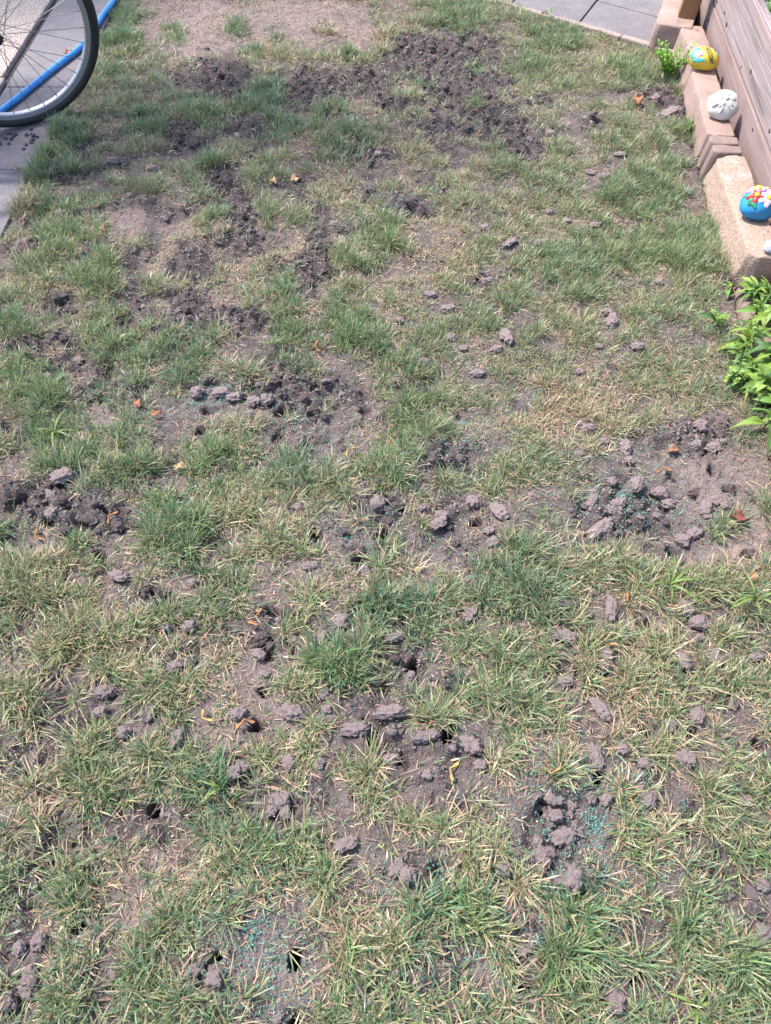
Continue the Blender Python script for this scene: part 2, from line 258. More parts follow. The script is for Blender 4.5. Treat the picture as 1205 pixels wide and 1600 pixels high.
# soil plugs lying on the turf: x, y, length px, width px, angle in the picture
PLUG = [(610, 1115, 44, 21, 8), (555, 1140, 42, 21, 6), (665, 1152, 44, 19, 10), (735, 1165, 42, 26, -30), (750, 1197, 22, 18, 0), (668, 1211, 18, 17, 0), (610, 1186, 26, 18, 0), (505, 1084, 23, 20, 0), (510, 1109, 18, 14, 0), (455, 1112, 38, 24, -15), (372, 1112, 28, 22, 30),
 (540, 1320, 40, 22, 25), (784, 1360, 26, 23, 0), (58, 1472, 34, 27, 85), (30, 1482, 28, 20, 75), (45, 1536, 54, 26, 85), (12, 1568, 34, 30, 30), (960, 1566, 38, 26, 95), (940, 1106, 44, 20, -55), (975, 1170, 20, 18, 0), (1008, 1191, 21, 18, 0), (931, 1184, 42, 19, -72), (1090, 1115, 32, 21, 80),
 (1048, 1131, 25, 21, -40), (1072, 1186, 34, 23, -40), (1070, 1030, 34, 20, -80), (1121, 1025, 27, 17, 85), (1075, 946, 30, 19, -65), (1092, 970, 31, 23, 0), (1097, 991, 15, 13, 0), (886, 993, 38, 21, -10), (870, 982, 18, 16, 0), (950, 1026, 36, 21, 80), (886, 1064, 25, 17, 10), (883, 941, 29, 15, 0),
 (955, 950, 42, 17, 88), (922, 957, 14, 13, 0), (1150, 1095, 22, 17, 80), (1185, 1022, 24, 14, 10), (617, 993, 33, 15, 20), (533, 970, 30, 25, 30), (548, 985, 22, 18, 0), (740, 780, 25, 23, 0), (782, 795, 34, 22, -50), (772, 842, 22, 18, 30), (660, 787, 16, 15, 0), (590, 782, 26, 22, 80), (735, 956, 28, 18, 70),
 (555, 891, 14, 13, 0), (486, 880, 34, 17, 5), (465, 787, 17, 15, 0), (765, 824, 20, 16, 0), (190, 1141, 24, 20, 0), (276, 1152, 35, 18, 68), (230, 1110, 30, 23, 75), (165, 1080, 34, 20, 10), (155, 1112, 22, 17, 0), (270, 1041, 25, 20, 0), (293, 976, 23, 20, 0), (257, 977, 18, 15, 0), (185, 900, 29, 20, -15),
 (300, 908, 18, 14, 0), (437, 1252, 36, 30, 0), (425, 1266, 24, 20, 40), (445, 1270, 22, 18, 100), (366, 1206, 28, 24, 60), (451, 1190, 28, 20, 75), (500, 1194, 20, 13, 85), (405, 1021, 24, 19, -20), (458, 996, 17, 15, 0), (412, 1048, 20, 12, 0), (791, 525, 27, 20, -60), (776, 541, 20, 14, 20), (705, 525, 18, 14, 0),
 (762, 436, 24, 14, 0), (957, 501, 25, 19, 80), (949, 486, 18, 13, 0), (995, 541, 22, 15, 0), (936, 541, 16, 12, 0), (906, 576, 17, 13, 0), (701, 481, 25, 14, 5), (672, 461, 22, 12, 0), (756, 364, 17, 13, 0), (795, 385, 24, 14, 35), (841, 383, 18, 13, 0), (930, 350, 20, 12, 0), (886, 346, 16, 12, 0), (860, 330, 15, 11, 0),
 (725, 541, 16, 12, 0), (746, 581, 26, 14, 5), (1031, 437, 16, 12, 0), (946, 681, 16, 14, 0), (921, 662, 24, 16, 0), (909, 656, 16, 13, 0), (981, 690, 27, 20, -70), (986, 711, 18, 15, 0), (906, 702, 17, 14, 0), (930, 771, 38, 16, 70), (939, 821, 48, 21, 40), (995, 758, 28, 22, 70), (968, 782, 24, 20, 30), (1070, 836, 28, 21, -20),
 (1090, 826, 24, 17, 30), (1035, 762, 26, 21, 0), (1048, 778, 22, 18, 0), (1120, 690, 30, 20, 30), (1095, 660, 24, 18, 0), (958, 500, 18, 18, 0), (1190, 1460, 26, 30, 40), (1192, 1385, 24, 20, 0), (1166, 1250, 24, 18, 0), (925, 1245, 20, 17, 80), (948, 1247, 22, 18, 70), (1015, 1250, 28, 24, 70), (870, 1260, 34, 22, 50), (868, 1275, 24, 20, 20),
 (880, 1308, 40, 24, 20), (860, 1330, 26, 22, 0), (100, 745, 40, 24, 20), (345, 605, 30, 18, 10), (395, 622, 24, 20, 0), (415, 620, 20, 22, 0), (365, 612, 26, 18, 0), (305, 604, 22, 20, 0), (330, 1515, 34, 26, 45), (300, 1520, 28, 22, 20), (685, 815, 30, 20, 30), (690, 800, 22, 18, 0), (665, 560, 18, 12, 0), (625, 500, 16, 12, 0),
 (240, 265, 22, 12, 0), (180, 255, 20, 14, 0), (95, 333, 18, 12, 0), (140, 470, 18, 12, 0), (70, 582, 18, 14, 0), (205, 305, 14, 9, 0), (520, 350, 16, 10, 0), (860, 205, 16, 12, 0), (925, 265, 18, 12, 0), (970, 240, 20, 10, 0), (945, 275, 18, 14, 0), (1050, 175, 30, 20, 20)]
TU = np.array(TUFT, float)

def ell(px, py, lst, soft=.35, warp=None):
    """largest membership (0..1) of points in a list of pixel ellipses"""
    best = np.zeros(px.shape)
    for e in lst:
        d = np.sqrt(((px - e[0]) / e[2]) ** 2 + ((py - e[1]) / e[3]) ** 2)
        if warp is not None: d = d + warp
        best = np.maximum(best, np.clip((1.0 + soft - d) / (2 * soft), 0, 1))
    return best
EDGE_L = -1.245                      # lawn edge along the left pavement
def edge_r(y): return np.interp(y, [0, 1.315, 2.0, 2.5, 2.71, 3.26, 3.6], [.90, .985, 1.072, 1.105, 1.122, 1.192, 1.23])
def edge_far(x): return np.interp(x, [-1.3, .44, .74, 1.1, 1.3], [5.2, 4.06, 3.80, 3.575, 3.46])
def in_lawn(x, y, m=0.0):
    return (x > EDGE_L - m) & (x < edge_r(y) + m) & (y < edge_far(x) + m)

HX = np.array([list(P(h[0], h[1])[:2]) + [h[2] / 1000 * 1.02] for h in HOLE])
def fields(x, y):
    px, py = pix(x, y)
    wp = (rn(x, y, .045, 3) - .5) * .75 + (rn(x, y, .018, 4) - .5) * .4
    bare = ell(px, py, BARE, .3, wp)
    wet = ell(px, py, [e for e in BARE if e[4] == 1], .35, wp)
    dry = ell(px, py, [e for e in BARE if e[4] == 2], .5, wp)
    dry = np.maximum(dry, .55 * ell(px, py, [(1120, 745, 110, 70), (1180, 840, 50, 40), (230, 350, 50, 24), (480, 690, 60, 36)], .6, wp))
    out = ((px < -20) | (px > 1225) | (py > 1620) | (py < -20)).astype(float)
    ob = np.clip((rn(x, y, .19, 9) + .35 * rn(x, y, .06, 8) - .80) * 7, 0, 1)
    bare = np.maximum(bare, out * ob); wet = np.maximum(wet, out * ob * (rn(x, y, .3, 12) > .5))
    # broken bands of turned soil between the clumps of the far and middle left turf
    reg = np.clip((900 - px) / 250, 0, 1) * np.clip((py - 70) / 60, 0, 1) * np.clip((800 - py) / 200, 0, 1) + .8 * np.clip((py - 760) / 120, 0, 1)
    band = np.clip((.12 - np.abs(rn(x, y, .21, 41) - .5)) / .05, 0, 1) * np.clip((rn(x, y, .12, 42) - .36) * 6, 0, 1) * np.clip(reg, 0, 1)
    bare = np.maximum(bare, band * .9); wet = np.maximum(wet, band * .75)
    return bare, wet, dry
def height(x, y, bare=None, wet=None):
    if bare is None: bare, wet, _ = fields(x, y)
    h = (rn(x, y, .55, 21) - .5) * .03 + (rn(x, y, .16, 22) - .5) * .016 + (rn(x, y, .05, 23) - .5) * .009
    h += (rn(x, y, .02, 24) - .5) * .004
    lump = np.clip(.55 - worley(x, y, .045, 31), -.3, .6); lump2 = np.clip(.5 - worley(x, y, .02, 33), -.3, .6)
    h += wet * (lump * .046 + lump2 * .020 + (rn(x, y, .10, 35) - .5) * .024 - .008)
    h += bare * (1 - wet) * (lump2 * .006 + (rn(x, y, .012, 36) - .5) * .003 - .005)
    for hx, hy, r in HX:
        m = (np.abs(x - hx) < .05) & (np.abs(y - hy) < .05)
        if m.any():
            a = np.arctan2(y[m] - hy, x[m] - hx)
            d = np.hypot(x[m] - hx, y[m] - hy) / (r * (1 + .28 * np.sin(2 * a + hx * 90) + .1 * np.sin(3 * a + hy * 70)))
            h[m] -= np.clip((1.40 - d) / .5, 0, 1) ** 1.2 * .075
            h[m] += np.exp(-((d - 1.9) / .5) ** 2) * .004
    # run down towards the paving and blocks
    return h

# ------------------------------------------------------------------ ground (setting)
NR, NC = 620, 420
tt = np.linspace(0, 1, NR); yy = -.30 + 5.2 * (tt * .55 + tt ** 2 * .45)
uu = np.linspace(-1, 1, NC)
Y = np.repeat(yy[:, None], NC, 1); HWID = np.interp(yy, [-.3, .1, 4.4, 4.9], [1.05, 1.1, 2.3, 2.45])
X = uu[None] * HWID[:, None]
x = X.ravel(); y = Y.ravel()
bare, wet, dry = fields(x, y)
z = height(x, y, bare, wet)
off = ~in_lawn(x, y, .012)
z = np.where(off, np.minimum(z, 0) - .045, z)
z = np.where((x > edge_r(y) + .0), z - .03, z)
idx = np.arange(NR * NC).reshape(NR, NC)
quads = np.stack([idx[:-1, :-1], idx[:-1, 1:], idx[1:, 1:], idx[1:, :-1]], -1).reshape(-1, 4)
drn = np.clip(dry + (rn(x, y, .3, 51) - .66) * 1.4 * (1 - bare), 0, 1)
me = np_mesh('lawn_ground', np.c_[x, y, z], [quads], None, {'dry': drn, 'wet': wet})
ground = link('lawn_ground', me, M['soil']); tag(ground, kind='structure')
bm = bmesh.new()
bmesh.ops.create_grid(bm, x_segments=2, y_segments=2, size=60)
tag(bmobj('ground', bm, mat('far_soil', (.16, .13, .11), .95, [(3, (.1, .13, .06), .4, .6)]), None, (0, 0, -.16)), kind='structure')
del X, Y, me

# ------------------------------------------------------------------ paving
def rough_prism(poly, z0, z1, bev=.005, cuts=0, amp=0, seed=0, chamfer_top=0):
    bm = bmesh.new()
    vs = [bm.verts.new((p[0], p[1], z0)) for p in poly]
    f = bm.faces.new(vs)
    r = bmesh.ops.extrude_face_region(bm, geom=[f])
    for v in r['geom']:
        if isinstance(v, bmesh.types.BMVert): v.co.z = z1
    bmesh.ops.recalc_face_normals(bm, faces=bm.faces)
    if bev: bmesh.ops.bevel(bm, geom=[e for e in bm.edges], offset=bev, segments=2, profile=.6, affect='EDGES')
    if cuts:
        for _ in range(3):
            lg = [e for e in bm.edges if e.calc_length() > cuts]
            if not lg: break
            bmesh.ops.subdivide_edges(bm, edges=lg, cuts=1, use_grid_fill=True)
        bmesh.ops.triangulate(bm, faces=[f for f in bm.faces if len(f.verts) > 4])
    if amp:
        for v in bm.verts:
            q = v.co * 1.0 + Vector((seed * 3.1, seed * 1.7, 0))
            v.co += Vector((mnoise.noise(q * 18), mnoise.noise(q * 18 + Vector((9, 0, 0))), mnoise.noise(q * 18 + Vector((0, 9, 0))))) * amp
            v.co += Vector((mnoise.noise(q * 70), mnoise.noise(q * 70 + Vector((9, 0, 0))), mnoise.noise(q * 70 + Vector((0, 9, 0))))) * amp * .5
    return bm
def quad(x0, x1, y0, y1): return [(x0, y0), (x1, y0), (x1, y1), (x0, y1)]
bm = rough_prism(quad(-4.5, EDGE_L - .004, -.6, 6), -.12, -.010, 0)
pl = tag(bmobj('pavement', bm, M['joint']), kind='structure')
ys = [-.6, .45, 1.55, 2.585, 3.19, 3.9, 4.9, 6.0]
for i in range(len(ys) - 1):
    o = bmobj('slab', rough_prism(quad(-1.522, EDGE_L - .004 + random.uniform(-.004, .002), ys[i] + .002, ys[i + 1] - .002), -.05, .008 + random.uniform(-.0015, .0015), .004, .12, .0012, i), M['paver'], pl)
ya = [-.6, 1.3, 3.27, 5.2, 6.0]
for i in range(len(ya) - 1):
    wv = .0 if i > 1 else .022
    o = bmobj('slab', rough_prism([(-4.5, ya[i] + .005), (-1.562 - wv * .5, ya[i] + .005), (-1.546, ya[i + 1] - .005), (-4.5, ya[i + 1] - .005)], -.05, .010, .005, .12, .0015, i + 9), M['aggregate'], pl)
# far right terrace of large slabs, with a narrow sandy edging
ed = [P(600, -50), P(750, 0), P(860, 38), P(1000, 72), P(1050, 82)]
a0 = Vector((.44, 4.044, 0)); a1 = Vector((1.095, 3.569, 0)); ad = (a1 - a0).normalized(); an = Vector((-ad.y, ad.x, 0))
if an.y < 0: an = -an
def tp(s, t): v = a0 + ad * s + an * t; return (v.x, v.y)
bm = rough_prism([tp(-1.6, .0), tp(1.1, .0), tp(1.1, 3), tp(-1.6, 3)], -.12, -.006, 0)
te = tag(bmobj('terrace', bm, M['joint']), kind='structure')
es = M['edging'] = mat('edging_sand', (.30, .23, .2), .9, [(60, (.38, .30, .26), .4, .7), (180, (.3, .22, .19), .55, .75)], [(140, .6, .003)])
for k in range(7):
    s0 = -1.6 + k * .385; bmobj('edging_strip', rough_prism([tp(s0 + .002, .003), tp(s0 + .383, .003), tp(s0 + .383, .036), tp(s0 + .002, .036)], -.06, .012 + random.uniform(-.002, .002), .006, .05, .003, k), es, te)
# joint directions traced from the photo
jd = (P(935, 0) - P(905, 38)); jd.z = 0; jd.normalize()
js = []
for (pxx, pyy) in ((905, 40), (795, 12)):
    b = P(pxx, pyy); js.append((b - a0).dot(ad) - 0.0)
jv = (jd.dot(ad), jd.dot(an))
def tp2(s, t): return tp(s + jv[0] / jv[1] * t, t)
cuts = sorted([js[1] - .53 - .53, js[1] - .53, js[1], js[0], js[0] + .42, js[0] + .95])
cuts = [js[1] - .9, js[1] - .45, js[1], js[0], js[0] + .62]
for i in range(len(cuts) - 1):
    for (t0, t1) in ((.040, .30 if i >= 3 else .62), (.30 if i >= 3 else .62, 1.2), (1.2, 1.8)):
        bmobj('slab', rough_prism([tp2(cuts[i] + .004, t0 + .003), tp2(cuts[i + 1] - .004, t0 + .003), tp2(cuts[i + 1] - .004, t1 - .003), tp2(cuts[i] + .004, t1 - .003)], -.05, .006 + random.uniform(-.001, .001), .004, .12, .001, i), M['paver'], te)

# ------------------------------------------------------------------ edging blocks
BH = .09
def block(label, near, far, width, h, m, seed, ch=.028, amp=.004, top_in=.012, angle_near=True, cut=.016):
    """near/far: base left-front corners; block runs between them, width towards +x"""
    n, f = Vector((*near, 0)), Vector((*far, 0)); d = (f - n); ln = d.length; d.normalize(); q = Vector((d.y, -d.x, 0))
    def pt(s, t): v = n + d * s + q * t; return (v.x, v.y)
    c = ch
    poly = [pt(c * .55, 0), pt(0, c), pt(0.006, width), pt(ln - .006, width), pt(ln, c), pt(ln - c * .55, 0)]
    bm = rough_prism(poly, -.05, h, .006, cut, 0, seed)
    for v in bm.verts:     # batter of the front face
        rel = v.co - n; t = rel.dot(q); zz = max(0, v.co.z)
        v.co += q * (top_in * zz / h) * max(0, 1 - t / width)
        s = v.co + Vector((seed * 2.3, 0, seed))
        nv = Vector((mnoise.noise(s * 22), mnoise.noise(s * 22 + Vector((7, 0, 0))), mnoise.noise(s * 22 + Vector((0, 7, 0))))) * amp
        nv += Vector((mnoise.noise(s * 90), mnoise.noise(s * 90 + Vector((7, 0, 0))), mnoise.noise(s * 90 + Vector((0, 7, 0))))) * amp * .45
        v.co += nv
    o = bmobj('edging_block', bm, m, smooth=False)
    for p_ in o.data.polygons: p_.use_smooth = True
    return tag(o, label, 'edging block', 'pinkish concrete edging blocks along the lawn')
block('smooth pink edging block under the yellow painted stone', (1.192, 3.175), (1.222, 3.545), .105, BH + .004, M['block'], 1)
block('smooth pink edging block carrying the white carved stone', (1.124, 2.665), (1.182, 3.165), .105, BH, M['block'], 2)
block('thin brownish block slice standing next to the white stone block', (1.116, 2.600), (1.123, 2.658), .108, BH + .006, M['block_dark'], 3, .02, .002)
block('thin brown block slice against the rough weathered block', (1.109, 2.538), (1.115, 2.594), .110, BH + .008, M['block_dark'], 4, .02, .002)
block('rough weathered edging block under the blue flowered stone', (1.068, 1.96), (1.104, 2.528), .118, BH + .004, M['block_old'], 5, .045, .0065, .02)
block('pink edging block behind the leafy weeds at the right edge', (1.020, 1.50), (1.068, 1.945), .112, .012, M['block_dark'], 6)
block('pale pink edging block at the right edge beside the bare soil', (.965, .98), (1.004, 1.42), .13, .06, M['block'], 7)
block('pink edging block at the lower right, mostly outside the picture', (.925, .5), (.962, .97), .13, .06, M['block'], 8)
block('far turned edging block against the grey paving slabs', (1.12, 3.545), (1.255, 3.93), .16, BH + .01, M['block'], 9, .02)

# ------------------------------------------------------------------ timber boards, post, wire, garden bed
def xb(y): return 1.218 + .092 * (y - 2.07)
def board(name, label, y0, y1, z0, z1, thick, m, dx=0, cat='board'):
    e = empty(name, (xb(y0) + dx, y0, z0)); e.rotation_euler[2] = -math.atan2(.092, 1)
    L_ = math.hypot(y1 - y0, xb(y1) - xb(y0))
    bm = bmesh.new(); bmesh.ops.create_cube(bm, size=1)
    for v in bm.verts: v.co = Vector(((v.co.x + .5) * thick, (v.co.y + .5) * L_, (v.co.z + .5) * (z1 - z0)))
    bmesh.ops.bevel(bm, geom=bm.edges[:], offset=.006, segments=2, affect='EDGES')
    for _ in range(5):
        lg = [e_ for e_ in bm.edges if e_.calc_length() > .07]
        if lg: bmesh.ops.subdivide_edges(bm, edges=lg, cuts=1, use_grid_fill=True)
    for v in bm.verts:
        v.co.x += .0022 * mnoise.noise(Vector((v.co.x * 6, v.co.y * 2, v.co.z * 50))); v.co.z += .003 * mnoise.noise(Vector((0, v.co.y * 4, 5)))
    bmobj('plank', bm, m, e)
    tag(e, label, cat)
    return e
def plane_z(px, py, dx=0):
    a = P(px, py, 0); c = Vector((0, 0, CAM_H)); lo, hi = 0., 1.
    f = lambda t: (c + (a - c) * t).x - xb((c + (a - c) * t).y) - dx
    for _ in range(60):
        mid = (lo + hi) / 2
        if f(mid) > 0: hi = mid
        else: lo = mid
    return c + (a - c) * lo
for q_ in ((1113, 5), (1135, 60), (1165, 140), (1185, 190), (1178, 0), (1205, 62)): print('board', q_, [round(v, 3) for v in plane_z(*q_)])
b1 = board('timber_board', 'lower pinkish weathered timber board behind the edging blocks', .55, 3.83, .0, .158, .04, M['board'])
b2 = board('timber_board', 'upper grey weathered timber board with splits and knots below the wire', .55, 3.80, .161, .354, .04, M['board_grey'], .003)
def knot(parent, px, py, r):
    p_ = plane_z(px, py); bm = bmesh.new()
    bmesh.ops.create_uvsphere(bm, u_segments=10, v_segments=6, radius=1)
    for v in bm.verts: v.co = Vector((v.co.x * .0009, v.co.y * r * 1.1, v.co.z * r * .7))
    inv = Matrix.Rotation(math.atan2(.092, 1), 4, 'Z')
    bmobj('knot', bm, M['knot'], parent, inv @ (Vector((p_.x + (.003 if parent == b2 else 0), p_.y, p_.z)) - Vector(parent.location)), True)
for (px_, py_, r_) in ((1134, 38, .012), (1131, 20, .009), (1172, 112, .011), (1157, 105, .008), (1119, 3, .010), (1201, 205, .010)): knot(b2, px_, py_, r_)
for (px_, py_, r_) in ((1107, 32, .009), (1154, 151, .007), (1104, 46, .007), (1176, 203, .008)): knot(b1, px_, py_, r_)
# post
pb = P(1081, 50, .02)
pe = empty('wooden_post', (1.262, 3.615, -.05), math.radians(-14)); pe.rotation_euler[1] = math.radians(5); pe.rotation_euler[0] = math.radians(-3)
bm = bmesh.new(); bmesh.ops.create_cube(bm, size=1)
for v in bm.verts: v.co = Vector((v.co.x * .072, v.co.y * .072, (v.co.z + .5) * .95))
bmesh.ops.bevel(bm, geom=bm.edges[:], offset=.006, segments=2, affect='EDGES')
bmobj('post_shaft', bm, M['post'], pe); tag(pe, 'orange brown square wooden post behind the far edging block', 'post')

# garden bed
bed = M['bed'] = mat('bed_soil', (.06, .045, .038), .97, [(30, (.1, .075, .06), .4, .7)], [(60, .9, .01)])
bm = bmesh.new(); bmesh.ops.create_grid(bm, x_segments=40, y_segments=70, size=1)
for v in bm.verts:
    yy_ = 2.6 + v.co.y * 2.2; xx_ = xb(yy_) + .045 + (v.co.x + 1) * .75
    v.co = Vector((xx_, yy_, .14 + .03 * mnoise.noise(Vector((xx_ * 9, yy_ * 9, 0)))))
tag(bmobj('garden_bed', bm, bed, smooth=True), kind='structure')
def tube_bm(bm, pts, r, n=6, closed=False, r1=None):
    rings = []; N = len(pts)
    for i, p_ in enumerate(pts):
        p_ = Vector(p_)
        if closed: t = Vector(pts[(i + 1) % N]) - Vector(pts[i - 1])
        else: t = Vector(pts[min(i + 1, N - 1)]) - Vector(pts[max(i - 1, 0)])
        t.normalize(); u = t.orthogonal() if i == 0 else (up - t * up.dot(t))
        u.normalize(); up = u; v = t.cross(u)
        rr = r if r1 is None else r + (r1 - r) * i / max(1, N - 1)
        rings.append([bm.verts.new(p_ + (u * math.cos(a) + v * math.sin(a)) * rr) for a in [2 * math.pi * k / n for k in range(n)]])
    for i in range(N if closed else N - 1):
        A, B = rings[i], rings[(i + 1) % N]
        for k in range(n): bm.faces.new((A[k], A[(k + 1) % n], B[(k + 1) % n], B[k]))
    if not closed:
        bm.faces.new(rings[0][::-1]); bm.faces.new(rings[-1])
# chicken wire
bm = bmesh.new(); hx_, hz_ = .050, .046
for j in range(9):
    for i in range(46):
        y0 = 1.9 + i * hx_ + (j % 2) * hx_ / 2; z0 = .31 + j * hz_
        def wp_(dy, dz):
            yq = y0 + dy; return Vector((xb(yq) + .028 + .004 * mnoise.noise(Vector((yq * 9, z0 * 9, 1))), yq, z0 + dz + .004 * mnoise.noise(Vector((yq * 13, z0 * 11, 4)))))
        tube_bm(bm, [wp_(0, 0), wp_(0, hz_ * .55)], .0011, 4)
        tube_bm(bm, [wp_(0, hz_ * .55), wp_(hx_ / 2, hz_)], .0008, 4)
        tube_bm(bm, [wp_(0, hz_ * .55), wp_(-hx_ / 2, hz_)], .0008, 4)
we = empty('wire_fence', (xb(1.9) + .028, 1.9, .31))
o = bmobj('wire_mesh', bm, M['wire'], we); o.matrix_parent_inverse = Matrix.Translation(-Vector(we.location))
tag(we, 'galvanised hexagonal wire netting above the grey timber board', 'wire fence')

def leaf_mesh(name, L=.07, W=.02, fold=.25, droop=.3, wav=.06, nseg=7, seed=0, serr=0.0, tipw=1.2):
    bm = bmesh.new(); rows = []
    rr = random.Random(seed)
    for i in range(nseg + 1):
        s = i / nseg; ww = W * (math.sin(math.pi * min(1, s ** .8 * .97 + .03)) ** tipw) * .5 + .0004
        if serr: ww *= 1 + serr * (1 if i % 2 else -1)
        ang = droop * s; xx_ = L * s; zz_ = L * .22 * math.sin(s * 2.4) - droop * L * s * s
        row = []
        for t in (-1, -.5, 0, .5, 1):
            row.append(bm.verts.new((xx_, t * ww, zz_ + abs(t) * ww * fold + wav * W * math.sin(s * 9 + t * 2 + seed) * abs(t))))
        rows.append(row)
    for i in range(nseg):
        for k in range(4): bm.faces.new((rows[i][k], rows[i][k + 1], rows[i + 1][k + 1], rows[i + 1][k]))
    me = bpy.data.meshes.new(name); bm.to_mesh(me); bm.free()
    me.polygons.foreach_set('use_smooth', [True] * len(me.polygons))
    return me
LV = [leaf_mesh('leaf', 1, .20 + .05 * (k % 4), .35, .20 + .11 * k, .16, 8, k) for k in range(7)]
RV = [leaf_mesh('leaf', 1, .62, .2, .2, .12, 6, 20 + k, .12, .8) for k in range(3)]
def plant(name, label, pos, n, hgt, L, m, lv, cat='weed', group=None, seed=0, spread=1.0, tilt=(.1, .9), leaf_t0=.25, stems=1):
    rr = random.Random(seed); e = empty(name, pos)
    for s_ in range(stems):
        lean = Vector((rr.uniform(-.35, .35), rr.uniform(-.35, .35), 1)) * hgt * rr.uniform(.75, 1.1)
        if stems > 1: lean.x *= 2; lean.y *= 2
        bm = bmesh.new(); pts = [Vector((0, 0, -.01)), lean * .5 + Vector((rr.uniform(-.01, .01), rr.uniform(-.01, .01), 0)), lean]
        tube_bm(bm, pts, .0022 if hgt > .05 else .0012, 5, False, .0009)
        bmobj('stem', bm, M['stem'], e, smooth=True)
        nn = max(3, n // stems); a0_ = rr.uniform(0, 6.28)
        for k in range(nn):
            t = leaf_t0 + (1 - leaf_t0) * (k / max(1, nn - 1))
            me_ = rr.choice(lv); mm = rr.choice(m) if isinstance(m, list) else m
            o = bpy.data.objects.new('leaf', me_); col.objects.link(o); o.parent = e
            if not me_.materials: me_.materials.append(mm)
            o.material_slots[0].link = 'OBJECT'; o.material_slots[0].material = mm
            a_ = a0_ + k * 2.4 + rr.uniform(-.4, .4)
            sz = L * rr.uniform(.45, 1.2) * (1.0 - .45 * t) * spread
            o.scale = (sz, sz * rr.uniform(.85, 1.15), sz)
            o.location = lean * t
            o.rotation_euler = (rr.uniform(-.35, .35), -rr.uniform(*tilt) * (.35 + t * .65), a_)
    return tag(e, label, cat, group)
wd = [((1172, 470), .06, .075, 'leafy green weed at the upper end of the weed clump by the block'), ((1118, 508), .05, .06, 'small leafy weed standing apart in the grass left of the clump'),
      ((1166, 545), .10, .075, 'bright green upright leafy weed in the middle of the clump'), ((1198, 520), .09, .085, 'leafy weed against the block behind the middle of the clump'),
      ((1192, 590), .11, .10, 'long leaved weed with arching dark green leaves at the right edge'), ((1178, 630), .08, .09, 'broad leaved weed at the lower edge of the weed clump'), ((1215, 610), .11, .10, 'leafy weed cut off by the right edge of the picture'),
      ((1192, 668), .05, .085, 'low weed with drooping leaves beside the bare soil'), ((1150, 565), .07, .065, 'weed at the left margin of the clump just above the pale frilly weed'), ((1182, 500), .07, .07, 'weed filling the upper part of the clump below the top one'),
      ((1205, 560), .10, .085, 'tall weed against the right edge, level with the clump middle'), ((1168, 600), .07, .08, 'dense weed right beside the pale frilly weed'), ((1208, 650), .07, .085, 'weed at the right edge above the pale pink block'), ((1198, 475), .06, .07, 'weed tucked against the end of the weathered block')]
for i, (p_, h_, L_, lb) in enumerate(wd):
    q_ = P(*p_); plant('leafy_weed', lb, (q_.x, q_.y, 0), 26 if i not in (1, 7) else 9, h_ * 1.1, L_ * 1.1, [M['weed'], M['weed_mid'], M['weed_mid'], M['weed_pale'], M['weed_dark']], LV, group='leafy weeds by the edging blocks', seed=30 + i)
q_ = P(1148, 600); plant('pale_weed', 'pale green frilly weed at the left of the weed clump', (q_.x, q_.y, .0), 60, .05, .035, M['weed_pale'], RV, seed=51, stems=9, leaf_t0=.1)
q_ = P(1046, 118); plant('bright_weed', 'bright green feathery weed against the far edging block', (q_.x - .01, q_.y, .0), 190, .11, .030, M['weed_bright'], RV, seed=52, stems=19, leaf_t0=.08)
q_ = P(222, 188); plant('clover_weed', 'bluish green round leaved weed in the turf near the wheel', (q_.x, q_.y, .0), 22, .045, .035, M['weed_blue'], RV, seed=53, stems=5)
q_ = P(856, 28); plant('broadleaf_weed', 'small pale broadleaf weed at the edge of the far paving', (q_.x, q_.y, .0), 5, .05, .06, M['weed_pale'], LV, seed=54)
q_ = P(1137, 458); plant('seedling_weed', 'single yellow green seedling just below the weathered block', (q_.x, q_.y, .0), 5, .045, .045, M['weed_bright'], LV, seed=55)
for i, (yy_, dx_) in enumerate(((3.25, .12), (3.55, .16), (3.0, .22), (2.7, .12), (3.85, .12), (3.4, .34), (3.7, .4))):
    plant('garden_plant', 'broad leaved garden plant behind the wire, %s seen from the near end' % ['third', 'fifth', 'second', 'nearest', 'farthest', 'fourth', 'sixth'][i], (xb(yy_) + .05 + dx_, yy_, .13), 16, .26, .17, M['weed'], RV + LV, 'garden plant', 'plants in the bed behind the wire', 70 + i)

